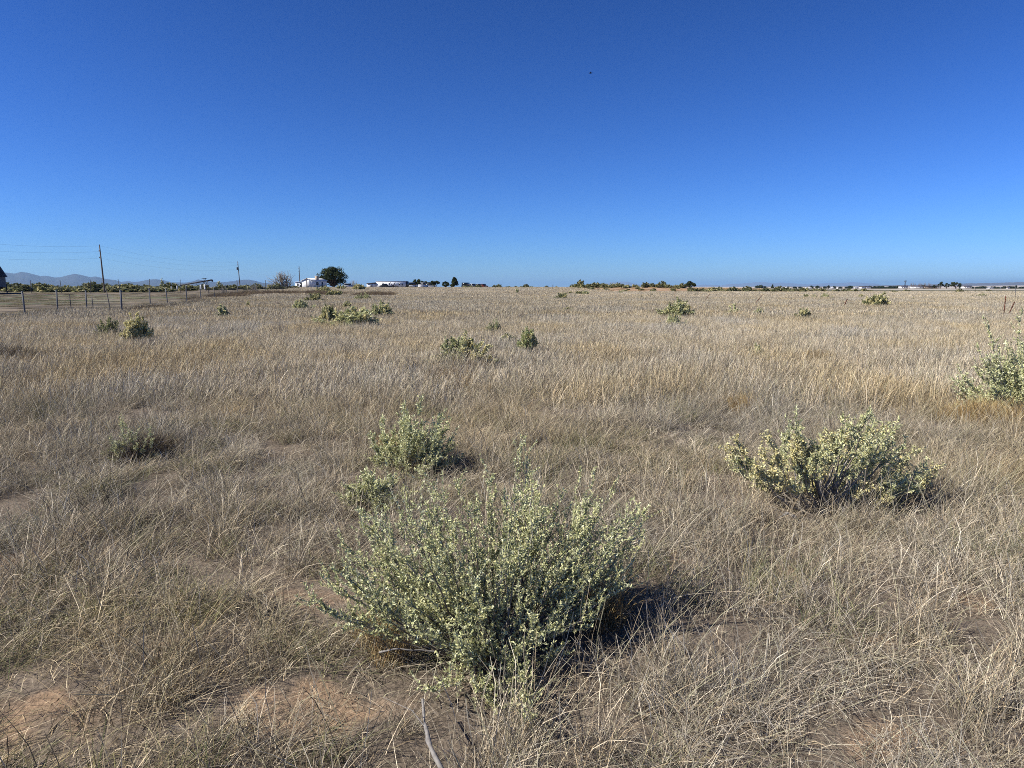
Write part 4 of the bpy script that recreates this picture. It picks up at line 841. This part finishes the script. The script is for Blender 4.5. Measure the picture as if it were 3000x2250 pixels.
far_trees(np.linspace(2815, 2995, 32) + RG.normal(0, 2, 32), 1500, 1800, 5, 8, 'dark tree in the long row near the right edge', 'tree row near the right edge')
# town left of the mountains seen behind the yard
for i, (u, w) in enumerate([(97, 8), (118, 5), (170, 5), (226, 4), (316, 4), (680, 4)]): far_house(u, 1000, w * .9, 4, 2.2, 'tiny white building behind the scrub in front of the left mountains', 'white', 'roofw', 'buildings behind the left scrub')
# grain auger and white tanks
Y = 185; e = empty('grain_auger', at(578, Y), 'long dark grain auger tilted up to the right, behind the bare yard', 'farm machine'); o0 = at(578, Y)
a, b = pt(528, 836, Y) - o0, pt(618, 820.5, Y) - o0; m = MB(); m.tubes(np.array([[a, (a + b) / 2, b]]), np.full((1, 3), .17), 8); m.build('tube', M['darksteel'], e)
m = MB(); tp = a + (b - a) * .82; k1, k2 = tp + [-.55, 0, .6], tp + [.15, 0, .6]
m.tubes(np.array([[tp, k1], [tp + [-.3, 0, 0], k2], [k1, k2], [k1 + [-.4, 0, 0], k2 + [.3, 0, .1]]]), np.full((4, 2), .05), 5); m.build('brace', M['darksteel'], e)
m = MB(); m.tubes(np.array([[b, b + [.3, 0, -.05], b + [.4, 0, -.4]]]), np.array([[.22, .25, .2]]), 8); m.build('spout', M['darksteel'], e)
m = MB(); p_ = a + (b - a) * .8; m.tubes(np.array([[p_ + [0, .5, 0], p_ + [.7, .8, -p_[2]]], [p_ + [0, -.5, 0], p_ + [.7, -.8, -p_[2]]], [p_ + [-.2, 0, 0], p_ + [-1.5, .3, -p_[2]]], [a + (b - a) * .5, a + (b - a) * .5 + [.6, 0, -.9]]]), np.full((4, 2), .06), 5); m.build('support_frame', M['darksteel'], e)
for u, w, h, lab in [(601, .22, 1.25, 'white upright tank under the raised end of the grain auger'), (589, .17, 1.0, 'smaller white tank left of the upright one under the auger'), (520, .14, .8, 'short white pipe at the low end of the auger'), (503, .13, .7, 'white stub pipe left of the auger')]:
    m = MB(); m.tubes(np.array([[(0, 0, 0), (0, 0, h), (0, 0, h + .08)]]), np.array([[w, w, w * .5]]), 12); m.tubes(np.array([[(0, 0, h + .05), (0, 0, h + .2)]]), np.full((1, 2), w * .25), 8); tag(m.build('white_tank', M['white'], loc=at(u, Y) + np.array([0, 0, .35])), lab, 'tank')
# dark steel bin on legs at the left edge
Y = 135; q = Y / F; bx = at(-28, Y); e = empty('feed_bin', bx, 'dark steel feed bin with a sloping ladder roof, cut off by the left edge', 'feed bin'); H0 = pt(0, 811, Y)[2] - bx[2]; HT_ = pt(0, 735, Y)[2] - bx[2]; rw = 45 * q
aa = np.arange(20) / 20 * 6.283
def cone(m, r0, z0, r1, z1): m.tubes(np.array([[(0, 0, z0), (0, 0, z1)]]), np.array([[r0, r1]]), 20)
m = MB(); cone(m, rw, H0, rw * .12, HT_ + .4); m.build('roof', M['darksteel'], e)
m = MB(); cone(m, rw * .88, H0 * .42, rw * .88, H0 + .02); m.build('bin_wall', M['steel'], e)
m = MB(); cone(m, .3, .5, rw * .87, H0 * .42); m.build('hopper', M['darksteel'], e)
for a in (.7, 2.3, 3.9, 5.5): m = MB(); m.tubes(np.array([[(math.cos(a) * rw * .9, math.sin(a) * rw * .9, 0), (math.cos(a) * rw * .88, math.sin(a) * rw * .88, H0 * .7)]]), np.full((1, 2), .1), 6); m.build('leg', M['darksteel'], e)
m = MB(); A = np.array((rw + .12, -.2, H0)); B = np.array((rw * .16, -.2, HT_ + .45)); m.tubes(np.array([[A + [.15, 0, .25], B + [.15, 0, .25]]]), np.full((1, 2), .035), 5)
for k in np.linspace(0, 1, 9): c = A + (B - A) * k; m.tubes(np.array([[c, c + [.15, 0, .25]]]), np.full((1, 2), .03), 5)
m.build('ladder', M['darksteel'], e)
m = MB(); m.box(-rw * 1.3, rw * 1.45, -rw, rw, -.1, .25); m.build('base_beam', M['darksteel'], e)

# ------------------------------------------------------------------ fallen wood
def limb(P, r0, r1, name, label, col=(.25, .23, .205)):
    P = np.array(P, float); n = 14; t = np.linspace(0, 1, len(P)); tt = np.linspace(0, 1, n); Q = np.stack([np.interp(tt, t, P[:, i]) for i in range(3)], -1)
    for _ in range(2): Q[1:-1] = (Q[:-2] + Q[1:-1] * 2 + Q[2:]) / 4
    o = Q[0].copy(); rr_ = np.interp(tt, [0, 1], [r0, r1]) * (1 + .18 * R.normal(0, 1, n)); m = MB(); m.tubes((Q - o + R.normal(0, r0 * .2, (n, 3)))[None], rr_[None], 9, np.array([col])); 
    k = 4; d = Q[k + 1] - Q[k]; m.tubes(np.array([[Q[k] - o, Q[k] - o + [-.05, .05, .03], Q[k] - o + [-.16, .1, .05]]]), r1 * .22 * np.array([[1, .7, .3]]), 5, np.array([col]))
    tag(m.build(name, M['deadwood'], loc=o, smooth=True), label, 'branch')
def gz(u, v, up): p = gpt(u, v); d = ray(u, v); z = p[2] + up; s = (z - EYE) / d[2]; return d * s + [0, 0, EYE]
limb([gz(1238, 2050, .10), gz(1243, 2120, .14), gz(1258, 2180, .15), gz(1290, 2250, .14), gz(1330, 2310, .08)], .0055, .0085, 'fallen_branch', 'weathered grey branch lying in the grass at the bottom edge')
limb([gz(775, 888, .25), gz(800, 892, .1), gz(808, 885, .4), gz(835, 896, .1)], .05, .03, 'fallen_branch', 'crooked dark branch lying in the far left grass', (.12, .09, .07))
limb([gz(1110, 1912, .05), gz(1160, 1900, .10), gz(1290, 1910, .08)], .004, .003, 'fallen_branch', 'thin grey stick lying left of the largest saltbush base')
limb([gz(2285, 1520, .05), gz(2310, 1500, .12), gz(2345, 1530, .05)], .012, .008, 'fallen_branch', 'grey stick at the foot of the yellow-seeded saltbush')

# ------------------------------------------------------------------ mountains and hills
def ridge(name, prof, Yc, depth, base_v, col, seed, rough=.16, cols2=None):
    pr = np.array(prof, float); us = np.linspace(pr[0, 0], pr[-1, 0], 420); v = np.interp(us, pr[:, 0], pr[:, 1])
    v = v + (fbm(us / 14, us * 0, seed, 3) - .5) * 1.2
    rows = 40; t = np.linspace(0, 1, rows); U, T_ = np.meshgrid(us, t); V = np.broadcast_to(v, U.shape)
    Yr = Yc - depth * (1 - T_) ; hc = EYE + (840 - V) / 2119 * Yc
    n = fbm(U / 30 + T_ * .8, T_ * 5 + U / 60, seed + 3, 4); rdg = 1 - np.abs(n * 2 - 1) * 2
    Z = -15 + (hc + 15) * (T_ ** 1.25) * (1 - rough * (1 - T_) * (1 - rdg) * 1.6)
    Z = np.minimum(Z, -15 + (hc + 15)); X = (U - 1500) / F * Yr * CP
    back = np.stack([X[-1] * 1.05, Yr[-1] * 1.05, Z[-1] * 0 - 15], -1)
    P = np.concatenate([np.stack([X, Yr, Z], -1), back[None]]); nr, nc = P.shape[:2]
    i = np.arange(nr - 1)[:, None] * nc; j = np.arange(nc - 1)[None]; q = np.stack([i + j, i + j + 1, i + nc + j + 1, i + nc + j], -1).reshape(-1, 4)
    c = np.array(col) * (.75 + .5 * fbm(U / 9, T_ * 9, seed + 9)[..., None]); c = np.concatenate([c, c[-1:]])
    b = MB(); b.add(P.reshape(-1, 3), q, None, c.reshape(-1, 3)); tag(b.build(name, mat(name + '_rock', (1, 1, 1), .95, .1, .001, attr=True), smooth=True), kind='structure')
ridge('mountains', [(-400, 812), (-250, 803), (-120, 808), (0, 797), (16, 798), (45, 801.6), (65, 797), (84, 799), (122, 809), (136, 808), (163, 813), (181, 811.5), (203, 805.7), (221, 802.5), (240, 805), (267, 812), (282, 810), (316, 818), (339, 821), (357, 826), (375, 823.5), (398, 826), (423, 822), (441, 819), (459, 818), (480, 821), (505, 827), (541, 828), (564, 825), (582, 818.6), (605, 822), (617, 825), (633, 827), (664, 826), (690, 823), (704, 820), (731, 819), (745, 822), (767, 828), (796, 831), (826, 836), (860, 842)], 21000, 6000, 840, (.05, .05, .05), 100)
ridge('far_mountains', [(1740, 840), (1765, 832), (1790, 826.4), (1812, 825), (1839, 825), (1850, 828.6), (1874, 833), (1922, 832), (1940, 830), (1960, 834), (2000, 836), (2040, 836), (2058, 833), (2112, 836), (2132, 832), (2166, 831), (2212, 827), (2242, 827), (2269, 830), (2285, 828), (2327, 830), (2363, 833), (2381, 832), (2417, 830), (2453, 829), (2489, 827), (2516, 827.5), (2544, 830), (2562, 830), (2580, 834), (2620, 836), (2700, 840)], 58000, 9000, 840, (.22, .18, .16), 120, .08)
ridge('hills', [(2150, 839.5), (2400, 838.6), (2600, 836), (2654, 835), (2727, 833), (2813, 831), (2871, 829.5), (2943, 828), (3000, 826), (3150, 822), (3400, 820)], 19000, 2500, 840, (.13, .11, .09), 140, .05)
# pale road across the flat on the right
m = MB(); us = np.linspace(2250, 3300, 60); V = []
for u in us:
    for Yq in np.linspace(372, 415, 4): p = at(u, Yq + 10 * math.sin(u / 300)); V.append(p + [0, 0, .06])
m.add(V, [(i * 4 + k, i * 4 + k + 4, i * 4 + k + 5, i * 4 + k + 1) for i in range(59) for k in range(3)]); tag(m.build('road', mat('pale_gravel', (.68, .61, .52), .95, .08, .2)), kind='structure')

# ------------------------------------------------------------------ haze
m = MB(); m.box(-70000, 70000, -3000, 69000, -17, 470)
hz, t = nodes('haze'); out = N(t, 'ShaderNodeOutputMaterial'); pv = N(t, 'ShaderNodeVolumePrincipled'); pv.inputs['Density'].default_value = 2.6e-5; pv.inputs['Color'].default_value = (.40, .68, 1, 1); pv.inputs['Anisotropy'].default_value = .1
t.links.new(pv.outputs[0], out.inputs['Volume']); tag(m.build('haze', hz), 'thin blue haze over the distance', 'haze', kind='stuff')

# ------------------------------------------------------------------ bird speck high in the sky
bp = pt(1730, 214, 60); m = MB(); m.tubes(np.array([[(-.14, 0, 0), (0, 0, 0), (.16, 0, .01)]]), np.array([[.02, .045, .015]]), 8, np.array([[.03, .03, .03]])); e = empty('bird', bp, 'tiny dark bird high in the blue sky', 'bird'); m.build('body', M['bark'], e)
m = MB(); m.add([(-.05, .03, 0), (.06, .03, 0), (.0, .28, .06), (-.05, -.03, 0), (.06, -.03, 0), (.0, -.28, .06)], None, [(0, 1, 2), (3, 5, 4)], (.03, .03, .03)); m.build('wings', M['bark'], e)

# ------------------------------------------------------------------ render settings
cy = SC.cycles; cy.max_bounces = 5; cy.diffuse_bounces = 1; cy.glossy_bounces = 2; cy.transmission_bounces = 3; cy.volume_bounces = 0; cy.transparent_max_bounces = 8
cy.use_denoising = False
try: cy.volume_step_rate = 5
except Exception: pass
SC.render.filter_size = 1.2 if hasattr(SC.render, 'filter_size') else 1.5
cy.pixel_filter_type = 'BLACKMAN_HARRIS'; cy.filter_width = .95
